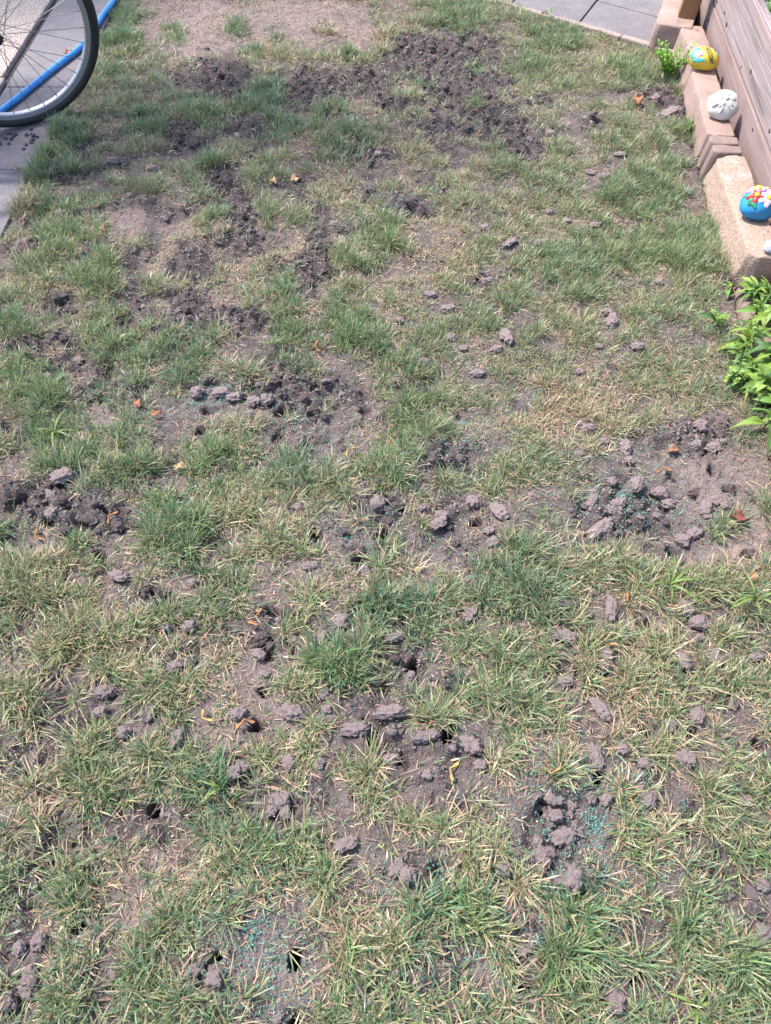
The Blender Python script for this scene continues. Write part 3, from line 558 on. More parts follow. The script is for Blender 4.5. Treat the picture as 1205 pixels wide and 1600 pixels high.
# ------------------------------------------------------------------ painted stones
def pebble(rx, ry, rz, seed, sub=4, amp=.04):
    bm = bmesh.new(); bmesh.ops.create_icosphere(bm, subdivisions=sub, radius=1)
    for v in bm.verts:
        n_ = v.co.normalized(); d = 1 + amp * mnoise.noise(n_ * 1.3 + Vector((seed, 0, 0)))
        v.co = Vector((n_.x * rx * d, n_.y * ry * d, n_.z * rz * d * (1 if n_.z > 0 else .75)))
    return bm
class Stone:
    def __init__(s, name, label, pos, rz, r, seed, m, cat='painted stone', amp=.11, sub=4, tilt=.0):
        s.e = empty(name, pos, rz); s.e.rotation_euler[0] = tilt; s.r = r; s.seed = seed; s.amp = amp
        s.body = bmobj('stone_body', pebble(*r, seed, sub, amp), m, s.e, smooth=True); tag(s.e, label, cat)
    def on(s, u, v, lift=.0012):
        """u,v in stone radii -1..1 on the upper surface"""
        k = math.sqrt(max(.0, 1 - min(.98, u * u + v * v)))
        n_ = Vector((u, v, k)).normalized(); d = 1 + s.amp * mnoise.noise(n_ * 1.3 + Vector((s.seed, 0, 0)))
        q = Vector((n_.x * s.r[0] * d, n_.y * s.r[1] * d, n_.z * s.r[2] * d))
        nn = Vector((n_.x / s.r[0], n_.y / s.r[1], n_.z / s.r[2])).normalized()
        return q + nn * lift
    def blob(s, name, m, u, v, a, b, rot=0, lift=.001, dome=0.0, wob=.15, seed=0):
        bm = bmesh.new(); rings = []; N = 18; c = bm.verts.new(s.on(u, v, lift + dome))
        rr = random.Random(seed + int(u * 999) + int(v * 777)); ph = rr.uniform(0, 6)
        for i in range(1, 6):
            row = []
            for k in range(N):
                t = 2 * math.pi * k / N; q = i / 5 * (1 + wob * math.sin(3 * t + ph) * .6 + wob * math.sin(5 * t + ph * 2) * .4)
                x_ = math.cos(t) * a * q; y_ = math.sin(t) * b * q
                row.append(bm.verts.new(s.on(u + x_ * math.cos(rot) - y_ * math.sin(rot), v + x_ * math.sin(rot) + y_ * math.cos(rot), lift + dome * (1 - (i / 5) ** 2) if i < 5 else -.0006)))
            rings.append(row)
        for k in range(N): bm.faces.new((c, rings[0][k], rings[0][(k + 1) % N]))
        for i in range(4):
            for k in range(N): bm.faces.new((rings[i][k], rings[i + 1][k], rings[i + 1][(k + 1) % N], rings[i][(k + 1) % N]))
        return bmobj(name, bm, m, s.e, smooth=True)
    def text(s, word, u, v, size, rot, m):
        cu = bpy.data.curves.new('lettering', 'FONT'); cu.body = word; cu.size = 1; cu.align_x = 'CENTER'; cu.align_y = 'CENTER'; cu.resolution_u = 3; cu.offset = .012
        to = bpy.data.objects.new('tmp', cu); col.objects.link(to)
        me_ = bpy.data.meshes.new_from_object(to.evaluated_get(bpy.context.evaluated_depsgraph_get())); bpy.data.objects.remove(to)
        bm = bmesh.new(); bm.from_mesh(me_)
        for _ in range(2):
            lg = [e_ for e_ in bm.edges if e_.calc_length() > .16]
            if lg: bmesh.ops.subdivide_edges(bm, edges=lg, cuts=1)
        bmesh.ops.triangulate(bm, faces=bm.faces[:])
        for q in bm.verts:
            x_, y_ = q.co.x * size, q.co.y * size * 1.35
            q.co = s.on(u + x_ * math.cos(rot) - y_ * math.sin(rot), v + x_ * math.sin(rot) + y_ * math.cos(rot), .0016)
        return bmobj('lettering', bm, m, s.e)
def paint(n, c, c2=None): return mat(n, c, .5, [(60, c2 or tuple(min(1, v * 1.2 + .02) for v in c), .45, .7), (240, tuple(v * .75 for v in c), .6, .8)], [(120, .12, .001)], 0, .5)
MY = paint('paint_yellow', (.62, .44, .035)); MTe = paint('paint_teal', (.05, .36, .33)); MPk = paint('paint_pink', (.66, .34, .50)); MPu = paint('paint_purple', (.16, .09, .35)); MBk = paint('paint_black', (.02, .018, .015))
MBl = paint('paint_blue', (.010, .22, .48), (.015, .29, .54)); MWh = paint('paint_petal_white', (.82, .68, .74)); MRd = paint('paint_red', (.62, .03, .03)); MGr = paint('paint_green', (.02, .2, .1)); MLi = paint('paint_lilac', (.50, .30, .62)); MWt = mat('plaster_white', (.62, .595, .565), .7, [(40, (.54, .51, .48), .5, .8)], [(90, .3, .002)])
ys_ = P(1100, 93, BH + .035)
S = Stone('painted_stone', 'yellow painted stone with teal and pink flower and WELCOME lettering', (ys_.x, ys_.y, BH + .0375), math.radians(-24), (.059, .041, .035), 3, MY, tilt=.75)
S.blob('paint_patch', MTe, -.62, .30, .22, .40, -.25, .0009); S.blob('paint_patch', MTe, -.30, -.50, .44, .20, .05, .0011); S.blob('paint_patch', MTe, -.72, -.12, .20, .32, .1, .0010)
S.blob('petal_patch', MPk, -.42, .06, .26, .30, .2, .0018, .0006, .3, 1); S.blob('petal_patch', MWh, -.50, -.18, .20, .16, .3, .0024, .0004, .3, 2); S.blob('petal_patch', MPk, -.30, .04, .18, .24, .2, .0028, .0006, .3, 3)
S.blob('paint_patch', MPu, .50, .62, .17, .10, -.7, .0012); S.blob('paint_patch', MTe, .74, .34, .09, .2, .5, .0012)
S.text('WELCOME', .26, .10, .30, math.radians(-60), MBk)
ws_ = P(1129, 166, BH + .035)
S = Stone('carved_stone', 'white plaster stone with raised flower relief on the edging block', (ws_.x, ws_.y, BH + .039), math.radians(-8), (.054, .052, .036), 8, MWt, 'carved stone', tilt=.6)
for k in range(5):
    a_ = k * 1.257 + .3; S.blob('relief_petal', MWt, .02 + .40 * math.cos(a_), .05 + .40 * math.sin(a_), .28, .22, a_, .001, .0038, .1, k)
S.blob('relief_centre', MWt, .02, .05, .14, .14, 0, .002, .007, .1)
for k, (u_, v_, r_) in enumerate(((-.6, -.3, .3), (-.2, -.62, 1.2), (.45, -.55, -.6))): S.blob('relief_leaf', MWt, u_, v_, .24, .09, r_, .001, .005, .1, k)
bs_ = P(1184, 322, BH + .035)
S = Stone('painted_stone', 'bright blue painted stone with raised red, pink and lilac flowers', (bs_.x, bs_.y, BH + .041), math.radians(8), (.058, .052, .040), 5, MBl, tilt=.42)
def flower(u, v, r, m, mc, n=5, a0=0., pw=.55):
    for k in range(n):
        a_ = a0 + k * 2 * math.pi / n; S.blob('petal', m, u + r * .6 * math.cos(a_), v + r * .6 * math.sin(a_), r * .52, r * .52 * pw, a_, .0028, .003, .08, k)
    S.blob('flower_centre', mc, u, v, r * .32, r * .32, 0, .0065, .002, .1)
for (u_, v_, r_, ro) in ((-.68, .22, .30, 2.2), (-.72, -.05, .28, 1.2), (-.60, -.36, .26, -1.1), (.48, .52, .34, .5), (.30, .72, .22, .9), (.35, .28, .28, .1)): S.blob('leaf_patch', MGr, u_, v_, r_, r_ * .42, ro, .0018, .0015, .2, 4)
flower(-.38, .58, .32, MLi, MY, 5, .3); flower(.30, .54, .32, MLi, MY, 5, 1.); flower(-.04, .72, .26, MY, MY, 5, .2); flower(-.40, .14, .42, MRd, MY, 5, .5, .6); flower(.14, -.12, .50, MWh, MY, 6, .2, .62)
gs_ = P(1203, 388, BH + .015)
S = Stone('grey_stone', 'small speckled grey stone on the weathered block at the right edge', (gs_.x + .008, gs_.y, BH + .019), .4, (.030, .024, .02), 9, mat('granite_grey', (.33, .34, .39), .7, [(120, (.6, .6, .65), .5, .62), (200, (.12, .12, .15), .55, .65)], [(160, .5, .002)]), 'stone', .1)

# ------------------------------------------------------------------ bicycle
C0 = Vector((-1.351, 2.9, .009)); yaw = .474; lean = -.2
A_ = Vector((math.cos(yaw), math.sin(yaw), 0)); N0 = Vector((-math.sin(yaw), math.cos(yaw), 0)); B_ = Vector((0, 0, 1)) * math.cos(lean) + N0 * math.sin(lean)
Nn = A_.cross(B_).normalized()
be = empty('bicycle', C0)
be.matrix_world = Matrix(((A_.x, B_.x, Nn.x, C0.x), (A_.y, B_.y, Nn.y, C0.y), (A_.z, B_.z, Nn.z, C0.z), (0, 0, 0, 1)))
tag(be, 'bicycle with black tyre and silver rim standing on the left pavement', 'bicycle')
R0 = .345
def torus_prof(prof, n=120):
    bm = bmesh.new(); rings = []
    for i in range(n):
        a_ = 2 * math.pi * i / n; rings.append([bm.verts.new((math.cos(a_) * r, math.sin(a_) * r, zz)) for r, zz in prof])
    m_ = len(prof)
    for i in range(n):
        A, B = rings[i], rings[(i + 1) % n]
        for k in range(m_): bm.faces.new((A[k], A[(k + 1) % m_], B[(k + 1) % m_], B[k]))
    return bm
tyre_prof = [(.3265 + .0185 * math.cos(t), .0205 * math.sin(t)) for t in [2 * math.pi * k / 20 for k in range(20)]]
rim_prof = [(.293, -.007), (.296, -.0105), (.311, -.0125), (.3165, -.0125), (.3165, .0125), (.311, .0125), (.296, .0105), (.293, .007)]
def wheel(cx):
    we_ = bpy.data.objects.new('wheel', None); col.objects.link(we_); we_.parent = be; we_.location = (cx, R0, 0); we_.empty_display_size = .05
    bmobj('tyre', torus_prof(tyre_prof), M['rubber'], we_, smooth=True)
    bmobj('rim', torus_prof(rim_prof), M['alloy'], we_)
    bm = bmesh.new(); tube_bm(bm, [(0, 0, -.055), (0, 0, .055)], .008, 12); tube_bm(bm, [(0, 0, -.036), (0, 0, -.032)], .017, 16); tube_bm(bm, [(0, 0, .032), (0, 0, .036)], .017, 16); tube_bm(bm, [(0, 0, -.031), (0, 0, .031)], .010, 14)
    bmobj('hub', bm, M['bike_paint'], we_)
    for k in range(32):
        a_ = 2 * math.pi * (k + .35) / 32; side = 1 if k % 2 else -1; dr = 1 if (k // 2) % 2 else -1
        h_ = a_ + dr * 1.25
        bm = bmesh.new(); p0 = Vector((.016 * math.cos(h_), .016 * math.sin(h_), side * .034)); p1 = Vector((.2965 * math.cos(a_), .2965 * math.sin(a_), side * .002)); dd = (p1 - p0).normalized()
        tube_bm(bm, [p0, p1], .00105, 6); tube_bm(bm, [p1 - dd * .014, p1], .0019, 6)
        bmobj('spoke', bm, M['steel'], we_)
    return we_
wheel(0); wheel(-1.06)
def part(name, segs, r, m):
    bm = bmesh.new()
    for s_ in segs: tube_bm(bm, s_[0], s_[1] if len(s_) > 1 else r, 12)
    return bmobj(name, bm, m, be, smooth=True)
part('fork', [([(0, R0, .052), (-.06, .55, .05), (-.115, .72, .03)],), ([(0, R0, -.052), (-.06, .55, -.05), (-.115, .72, -.03)],), ([(-.115, .72, -.04), (-.115, .72, .04)],), ([(-.112, .71, 0), (-.16, .92, 0)], .017)], .012, M['bike_paint'])
part('frame', [([(-.118, .74, 0), (-.155, .90, 0)], .021), ([(-.13, .76, 0), (-.61, .29, 0)], .019), ([(-.15, .87, 0), (-.76, .80, 0)], .017), ([(-.61, .29, 0), (-.77, .84, 0)], .016), ([(-.61, .29, .03), (-1.06, R0, .06)], .010), ([(-.61, .29, -.03), (-1.06, R0, -.06)], .010), ([(-.755, .78, .02), (-1.06, R0, .06)], .008), ([(-.755, .78, -.02), (-1.06, R0, -.06)], .008)], .016, M['bike_paint'])
part('seat_post', [([(-.76, .80, 0), (-.80, .98, 0)],)], .013, M['steel'])
part('handlebar', [([(-.16, .92, 0), (-.10, 1.0, 0)], .014), ([(-.13, 1.0, -.30), (-.10, 1.0, -.1), (-.10, 1.0, .1), (-.13, 1.0, .30)], .0125)], .013, M['steel'])
for s_ in (-1, 1): part('grip', [([(-.125, 1.0, .2 * s_), (-.14, 1.0, .32 * s_)],)], .017, M['rubber'])
bm = bmesh.new(); bmesh.ops.create_uvsphere(bm, u_segments=16, v_segments=10, radius=1)
for v in bm.verts: v.co = Vector((-.80 + v.co.x * .13, 1.0 + v.co.y * .03, v.co.z * (.075 if v.co.x < 0 else .075 * (1 - .65 * v.co.x))))
bmobj('saddle', bm, M['rubber'], be, smooth=True)
part('crank', [([(-.61, .29, -.07), (-.61, .29, .07)], .016), ([(-.61, .29, .07), (-.47, .19, .075)], .011), ([(-.61, .29, -.07), (-.75, .39, -.075)], .011)], .01, M['alloy'])
for s_ in ((-.47, .19, .11), (-.75, .39, -.11)): part('pedal', [([(s_[0], s_[1], s_[2] - .045), (s_[0], s_[1], s_[2] + .045)],)], .022, M['rubber'])
# the bicycle leans towards -N0; the stand reaches the pavement on that side
inv = be.matrix_world.inverted()
top = Vector((-.64, .27, .02 if Nn.dot(N0) < 0 else -.02)); foot_w = be.matrix_world @ Vector((-.72, .0, 0)); foot_w = Vector((foot_w.x, foot_w.y, 0)) - N0 * .20; foot_w.z = .014
part('kickstand', [([top, inv @ foot_w],)], .008, M['alloy'])

# ------------------------------------------------------------------ unseen tree, added so its low branch shades the turf behind the wheel
te_ = empty('added_shade_tree', (-4.9, 5.3, -.1))
bm = bmesh.new(); tube_bm(bm, [(0, 0, 0), (.05, -.03, 1.2), (.1, -.1, 2.6), (.05, -.1, 4.2), (0, 0, 5.6)], .13, 12, False, .05)
bark = mat('bark', (.14, .105, .08), .95, [((30, 30, 5), (.07, .05, .04), .45, .65)], [((40, 40, 8), .9, .01)])
bmobj('trunk', bm, bark, te_, smooth=True)
lm_ = sdir / sdir.z
bm = bmesh.new(); tl = [Vector((.1, -.1, 2.6))] + [Vector((a_, 2.86, 0)) + lm_ * 3.2 - Vector(te_.location) for a_ in (-2.5, -1.7, -.9)]; tube_bm(bm, tl, .05, 8, False, .008)
tube_bm(bm, [tl[1], Vector((.9, .3, 3.8)), Vector((1.2, .8, 4.4))], .03, 8, False, .006); tube_bm(bm, [Vector((.05, -.1, 4.0)), Vector((-.7, -.5, 4.8))], .04, 8, False, .008); tube_bm(bm, [Vector((.05, -.1, 4.0)), Vector((.4, .9, 5.2))], .04, 8, False, .008)
bmobj('limb', bm, bark, te_, smooth=True)
sp = []
trg = np.random.default_rng(4)
for _ in range(1250):  # branch leaves set along the sun's path to lay a band of shade
    tx_ = -2.4 + 2.9 * trg.random() ** 1.25; ty_ = 2.50 + .72 * trg.random() + .05 * trg.normal() * (1 + max(0, tx_ + 1.2) * 1.5)
    if trg.random() < np.clip((tx_ + 1.0) / 1.8, 0, .85): continue
    hh = trg.uniform(2.9, 3.6); sp.append(Vector((tx_, ty_, 0)) + lm_ * hh - Vector(te_.location))
for _ in range(2600):
    v = Vector(trg.normal(size=3)); v.normalize(); v *= trg.uniform(.6, 1.0); sp.append(Vector((-.3 + v.x * 1.5, .8 + v.y * 1.3, 5.3 + v.z * 1.2)))
Vl = []; Fl = []
for q in sp:
    R_ = Matrix.Rotation(trg.uniform(0, 6.28), 3, 'Z') @ Matrix.Rotation(trg.normal() * .5, 3, 'X'); s_ = trg.uniform(.035, .06); b_ = len(Vl)
    Vl += [q + R_ @ Vector(c) * s_ for c in ((-1, 0, 0), (-.3, -.55, .1), (.5, -.45, .1), (1.1, 0, -.1), (.5, .45, .1), (-.3, .55, .1))]; Fl.append([b_ + i for i in range(6)])
me = bpy.data.meshes.new('crown'); me.from_pydata(Vl, [], Fl); link('crown', me, leafmat('tree_leaf', (.06, .12, .03), .3), te_)
tag(te_, 'unseen leafy tree beyond the left pavement, added to shade the turf', 'tree')

# ------------------------------------------------------------------ hose
hp = [(-60, 225), (0, 177), (28, 155), (55, 133), (90, 104), (125, 77), (145, 52), (160, 27), (178, 2), (200, -40)]
pts = []
hw = [P(a, b, .017) for a, b in hp]
for i in range(len(hw) - 1):
    p0, p1, p2, p3 = hw[max(0, i - 1)], hw[i], hw[i + 1], hw[min(len(hw) - 1, i + 2)]
    for k in range(6):
        t = k / 6; pts.append(.5 * ((2 * p1) + (p2 - p0) * t + (2 * p0 - 5 * p1 + 4 * p2 - p3) * t * t + (3 * p1 - p0 - 3 * p2 + p3) * t ** 3))
pts.append(hw[-1])
for q in pts: q.z = .0205 if q.x < EDGE_L else .023
bm = bmesh.new(); tube_bm(bm, pts, .0122, 16)
hs = bmobj('garden_hose', bm, M['hose'], smooth=True); tag(hs, 'bright blue hose lying along the pavement edge behind the wheel', 'hose')

# ------------------------------------------------------------------ soil plugs and clods
def plug_mesh(seed, long):
    bm = bmesh.new(); bmesh.ops.create_icosphere(bm, subdivisions=4, radius=1)
    for v in bm.verts:
        n_ = v.co.normalized(); s = Vector((seed * 7.3, seed * 1.1, 0))
        if long:
            e_ = 2.6; k = (abs(n_.x) ** e_ + (n_.y ** 2 + n_.z ** 2) ** (e_ / 2)) ** (-1 / e_); q = n_ * k
        else: q = n_.copy()
        d = 1 + .34 * mnoise.noise(q * 1.3 + s) + .26 * mnoise.noise(q * 3.2 + s) + .17 * mnoise.noise(q * 7 + s) + .10 * mnoise.noise(q * 15 + s)
        if long: d += .05 * math.sin(q.x * 13 + seed + 2 * mnoise.noise(q * 2 + s))
        c_ = .55 - mnoise.voronoi(q * 2.1 + s)[0][0]
        v.co = q * (d + .42 * c_)
    me_ = bpy.data.meshes.new('soil_plug'); bm.to_mesh(me_); bm.free(); me_.polygons.foreach_set('use_smooth', [True] * len(me_.polygons)); return me_
PM = [plug_mesh(k, True) for k in range(7)]; CM = [plug_mesh(k + 20, False) for k in range(7)]
for m_ in PM + CM: m_.materials.append(M['clod'])
PXY = []
def put_clod(name, me_, xy, l, w_, h, rz, m, label, group, sink=.3):
    o = bpy.data.objects.new(name, me_); col.objects.link(o)
    zz = float(height(np.array([xy[0]]), np.array([xy[1]]))[0])
    o.scale = (l / 2, w_ / 2, h / 2); o.location = (xy[0], xy[1], max(zz, -.02) + h * (.5 - sink)); o.rotation_euler = (random.uniform(-.25, .25), random.uniform(-.15, .15), rz)
    o.material_slots[0].link = 'OBJECT'; o.material_slots[0].material = m
    tag(o, label, 'soil plug' if name == 'soil_plug' else 'soil clod', group); PXY.append((xy[0], xy[1], max(l, w_) / 2))
    return o
NAMED = {(610, 1115): 'long ridged soil plug, upper of the pair beside two holes', (555, 1140): 'long ridged soil plug, left of the hole pair at lower centre', (665, 1152): 'long soil plug lying left of a deep hole at lower centre', (940, 1106): 'slanting long soil plug in the right part of the lawn', (955, 950): 'upright narrow soil plug left of the broad grass blades', (45, 1536): 'largest soil plug at the lower left corner of the lawn', (533, 970): 'large lumpy soil plug standing on a dark mound at mid lawn', (939, 821): 'large oblong soil plug on the bare patch at right', (930, 771): 'curved soil plug on the left side of the bare patch', (784, 1360): 'round knobbly soil plug lying alone above lower centre', (540, 1320): 'slanting soil plug alone in the grass at lower centre', (437, 1252): 'broad crumbled soil plug with three lobes at lower left', (960, 1566): 'upright soil plug at the bottom edge, right of centre'}
ORD = ['leftmost', 'second from left', 'third from left', 'fourth from left', 'fifth from left', 'sixth from left', 'seventh from left', 'eighth from left', 'ninth from left', 'tenth from left']
ORD += ['%s from left' % w_ for w_ in ('eleventh', 'twelfth', 'thirteenth', 'fourteenth', 'fifteenth', 'sixteenth')]
ROWN = ['far', 'upper', 'upper middle', 'middle', 'lower middle', 'lower', 'nearest']; COLN = ['left', 'centre left', 'centre right', 'right']
def cell(a, b): return (min(6, int(b // 229)), min(3, int(a // 301.5)))
def plug_label(a, b, l, w_):
    same = sorted(q[:2] for q in PLUG if cell(*q[:2]) == cell(a, b)); k = same.index((a, b)); c = cell(a, b)
    shape = 'oblong' if l > w_ * 1.5 else ('lumpy' if l > w_ * 1.2 else 'rounded'); big = 'large' if l * w_ > 700 else ('small' if l * w_ < 330 else 'grey brown')
    return '%s %s soil plug, %s in the %s strip, %s' % (big, shape, ORD[min(k, 15)], ROWN[c[0]], COLN[c[1]])
for i, (a, b, l, w_, an_) in enumerate(PLUG):
    q = P(a, b, .01); d = math.hypot(q.y * CT - (.01 - CAM_H) * ST, 0); k = d / FPX
    # the ground is seen at a slant: undo the foreshortening of the picture's vertical
    vx, vy = math.cos(math.radians(an_)), math.sin(math.radians(an_))
    q1 = P(a + vx * l / 2, b - vy * l / 2, .01); q0 = P(a - vx * l / 2, b + vy * l / 2, .01)
    dv = q1 - q0; ln = min(dv.length, l * k * 1.35); ln *= .9; wd_ = w_ * k * .92
    lng = l > w_ * 1.35
    put_clod('soil_plug', random.choice(PM if lng else CM), (q.x, q.y), ln, wd_, wd_ * .72, math.atan2(dv.y, dv.x), M['clod'],
             NAMED.get((a, b), plug_label(a, b, l, w_)), 'soil plugs scattered on the lawn', .06 if b < 900 else -.14)
# crumbly clods in the turned patches
pts_ = []
wetp = [e for e in BARE if e[4] == 1]
tot = 0
for e in wetp:
    n_ = max(2, int(e[2] * e[3] / 420))
    for _ in range(n_):
        a_ = random.uniform(0, 6.28); r_ = math.sqrt(random.random()) * .95
        pts_.append((e[0] + math.cos(a_) * r_ * e[2], e[1] + math.sin(a_) * r_ * e[3]))
for e in [(1060, 745, 120, 70), (960, 790, 70, 45), (480, 660, 60, 40), (860, 1300, 40, 60), (40, 780, 80, 36), (140, 800, 70, 34)]:
    for _ in range(9): pts_.append((e[0] + random.uniform(-1, 1) * e[2], e[1] + random.uniform(-1, 1) * e[3] * .9))
random.shuffle(pts_); pts_ = pts_[:290]
for (a, b) in pts_:
    q = P(a, b, .01)
    if not bool(in_lawn(np.array([q.x]), np.array([q.y]), -.02)[0]): continue
    s_ = (.008 + .021 * random.random() ** 1.8) * (1.2 if b < 250 else 1)
    put_clod('soil_clod', random.choice(CM), (q.x, q.y), s_ * random.uniform(1, 1.5), s_, s_ * .8, random.uniform(0, 6.28), M['clod_dark'] if random.random() < .8 and b < 1250 and not a > 900 else M['clod'], 'dark crumbly soil clod lying in a turned patch', 'crumbly clods in the turned patches', .38)
PXY = np.array(PXY)
# the many smaller crumbly clods of the turned patches
qx = rng.uniform(-1.3, 1.2, 42000); qy = rng.uniform(.05, 4.1, 42000); k = in_lawn(qx, qy, -.02); qx, qy = qx[k], qy[k]
_, qw, _ = fields(qx, qy); k = rng.random(len(qx)) < qw * .42 * np.clip((rn(qx, qy, .05, 43) - .3) * 3, .1, 1)
for hx, hy, r_ in HX: k &= np.hypot(qx - hx, qy - hy) > r_ * 1.8
qx, qy = qx[k], qy[k]; n = len(qx)
bm = bmesh.new(); bmesh.ops.create_icosphere(bm, subdivisions=2, radius=1); bv = np.array([v.co[:] for v in bm.verts]); bf = np.array([[v.index for v in f.verts] for f in bm.faces]); bm.free()
sz_ = .0025 + .0085 * rng.random(n) ** 2.6
fr = rng.normal(0, 2.2, (n, 4, 3)); ph = rng.uniform(0, 6.28, (n, 4))
dd_ = 1 + .20 * np.sin(np.einsum('vk,njk->nvj', bv, fr) + ph[:, None]).sum(-1) * .7 + .20 * rng.normal(size=(n, len(bv)))
V = bv[None] * dd_[..., None] * np.stack([rng.uniform(.9, 1.5, n), rng.uniform(.8, 1.2, n), rng.uniform(.6, .9, n)], -1)[:, None] * sz_[:, None, None] + np.c_[qx, qy, height(qx, qy) + sz_ * .1][:, None]
F = (np.arange(n)[:, None, None] * len(bv) + bf[None]).reshape(-1, 3)
c1 = np.array([.092, .073, .073]) * rng.uniform(.6, 1.5, (n, 1))
cm = bpy.data.materials.new('crumb'); cm.use_nodes = True; a_ = cm.node_tree.nodes.new('ShaderNodeAttribute'); a_.attribute_name = 'col'; cm.node_tree.links.new(a_.outputs[0], cm.node_tree.nodes['Principled BSDF'].inputs[0]); cm.node_tree.nodes['Principled BSDF'].inputs['Roughness'].default_value = .97; cm.node_tree.nodes['Principled BSDF'].inputs['Specular IOR Level'].default_value = .1
me = np_mesh('crumbled_soil', V.reshape(-1, 3), [F], np.repeat(c1, len(bv), 0)); me.polygons.foreach_set('use_smooth', np.zeros(len(F), bool)); tag(link('crumbled_soil', me, cm), 'crumbled dark soil covering the turned patches', 'soil', kind='stuff')

# ------------------------------------------------------------------ grass, straw, mulch (nobody could count these)
def blades(root, L, phi, al, kap, wid, c0, c1, three=True, roll=None):
    """ribbons: al = tilt from vertical at the root, kap = extra bend along the blade"""
    n = len(L); ss = [0, .38, .72, 1.0] if three else [0, .55, 1.0]
    dirh = np.c_[np.cos(phi), np.sin(phi)]; side = np.c_[-np.sin(phi), np.cos(phi), np.zeros(n)]
    if roll is not None:
        side = side * np.cos(roll)[:, None]; side[:, 2] = np.sin(roll)
    pos = root.copy(); Vs = []; Cs = []; prev = 0
    wf = [.75, 1.0, .72] if three else [.9, .9]
    for i, s in enumerate(ss):
        if i:
            m = (s + prev) / 2; a = al + kap * m; ds = (s - prev) * L
            pos = pos + np.c_[dirh * (np.sin(a) * ds)[:, None], np.cos(a) * ds]
        cc = c0 + (c1 - c0) * (s ** .8)
        if i < len(ss) - 1:
            Vs += [pos - side * (wid * wf[i] / 2)[:, None], pos + side * (wid * wf[i] / 2)[:, None]]; Cs += [cc, cc]
        else: Vs.append(pos); Cs.append(cc)
        prev = s
    k = len(Vs); V = np.stack(Vs, 1).reshape(-1, 3); C = np.stack(Cs, 1).reshape(-1, 3)
    b = (np.arange(n) * k)[:, None]
    if three: fs = [np.concatenate([b + np.array([[0, 1, 3, 2]]), b + np.array([[2, 3, 5, 4]])]), b + np.array([[4, 5, 6]])]
    else: fs = [b + np.array([[0, 1, 3, 2]]), b + np.array([[2, 3, 4]])]
    return V, fs, C
def samp(n):
    """random lawn points: the part in view plus a margin around it"""
    y_ = rng.uniform(-.18, 5.0, n); hw_ = np.interp(y_, [-.2, .1, 4.4, 5.0], [.95, .98, 2.15, 2.3]); x_ = rng.uniform(-2.3, 2.3, n)
    k = (np.abs(x_) < hw_) & in_lawn(x_, y_, .0)
    x_, y_ = x_[k], y_[k]; a_, b_ = pix(x_, y_); k = ((a_ > -60) & (a_ < 1265) & (b_ > -60) & (b_ < 1700)) | (rng.random(len(x_)) < .3)
    return x_[k], y_[k]
GREENS = 1.15 * np.array([[.115, .185, .068], [.095, .165, .078], [.165, .222, .078], [.082, .142, .078], [.225, .250, .120], [.140, .200, .118]])
BLUES = np.array([[.105, .180, .100], [.130, .205, .130], [.085, .150, .085]])
STR = np.array([[.46, .345, .22], [.37, .275, .18], [.55, .435, .29], [.43, .285, .205], [.28, .21, .15]])

# clump centres
cx, cy = samp(420000)
px, py = pix(cx, cy)
bare, wet, dry = fields(cx, cy)
lush = np.zeros(cx.shape); tint = np.zeros(cx.shape, int)
wob = (rn(cx, cy, .05, 69) - .5) * .9
for (a, b, r, ti, vg) in TUFT:
    d = np.hypot(px - a, (py - b) * 1.35) / (r * 1.3) + wob; wv = np.clip((1.2 - d) * 1.1, 0, .8) * vg
    k = wv > lush; lush[k] = wv[k]; tint[k] = ti
lush *= .50 + .95 * rn(cx, cy, .035, 68)
straw = ell(px, py, STRAW, .5, (rn(cx, cy, .06, 71) - .5))
nz = .30 * rn(cx, cy, .10, 61) + .45 * rn(cx, cy, .045, 62) + .25 * rn(cx, cy, .018, 63)
thr = .460 - .035 * np.clip((py - 600) / 300, 0, 1)
low = np.clip((py - 650) / 300, 0, 1)
dens = np.clip((nz - thr) * 6.5 + .28 + .06 * low, .04 + .05 * low, 1)
core = np.clip((nz - thr) * 4, 0, 1)
right = np.clip((px - 640) / 200, 0, 1) * np.clip((660 - py) / 100, 0, 1)
dens = np.clip(dens + right * .28, 0, 1)
dens *= (1 - .6 * straw)
dens = np.maximum(dens * (1 - bare * 1.08), lush * (1 - .72 * bare))
dens = np.clip(dens, 0, 1) * np.clip((rn(cx, cy, .022, 64) - .24) * 3.2, .12, 1)
for hx, hy, r in HX:
    m = np.hypot(cx - hx, (cy - hy) + .35 * r) < r * 1.6; dens[m] = 0
near = np.zeros(cx.shape, bool)
for a, b, r in PXY:
    near |= np.hypot(cx - a, cy - b + .35 * r) < r * 1.2 + .009
dens[near] *= .05
# leave room for the cutting edge of paving: a few blades hang over it
keep = rng.random(len(cx)) < dens * 1.1
cx, cy, lush, tint, straw, nz, core, low_k = [v[keep] for v in (cx, cy, lush, tint, straw, nz, core, low)]
nb = rng.integers(5, 10, len(cx)) + (lush * 5).astype(int)
ci = np.repeat(np.arange(len(cx)), nb); n = len(ci)
rad = .005 + .008 * rng.random(len(cx)) + .004 * lush
ra = rng.uniform(0, 2 * np.pi, n); rr_ = np.sqrt(rng.random(n)) * rad[ci]
bx = cx[ci] + np.cos(ra) * rr_; by = cy[ci] + np.sin(ra) * rr_
lk = lush[ci]; tn = tint[ci]; sw = straw[ci]
hgt_f = .56 + .30 * rn(cx, cy, .12, 65) + .62 * core
L = (.018 + .030 * rng.random(n) ** 1.3) * hgt_f[ci] * (1 + .28 * lk) * (1 + .26 * low_k[ci])
cl_phi = rng.uniform(0, 2 * np.pi, len(cx))
phi = np.where(rng.random(n) < .6, ra + rng.normal(0, .7, n), cl_phi[ci] + rng.normal(0, .8, n))
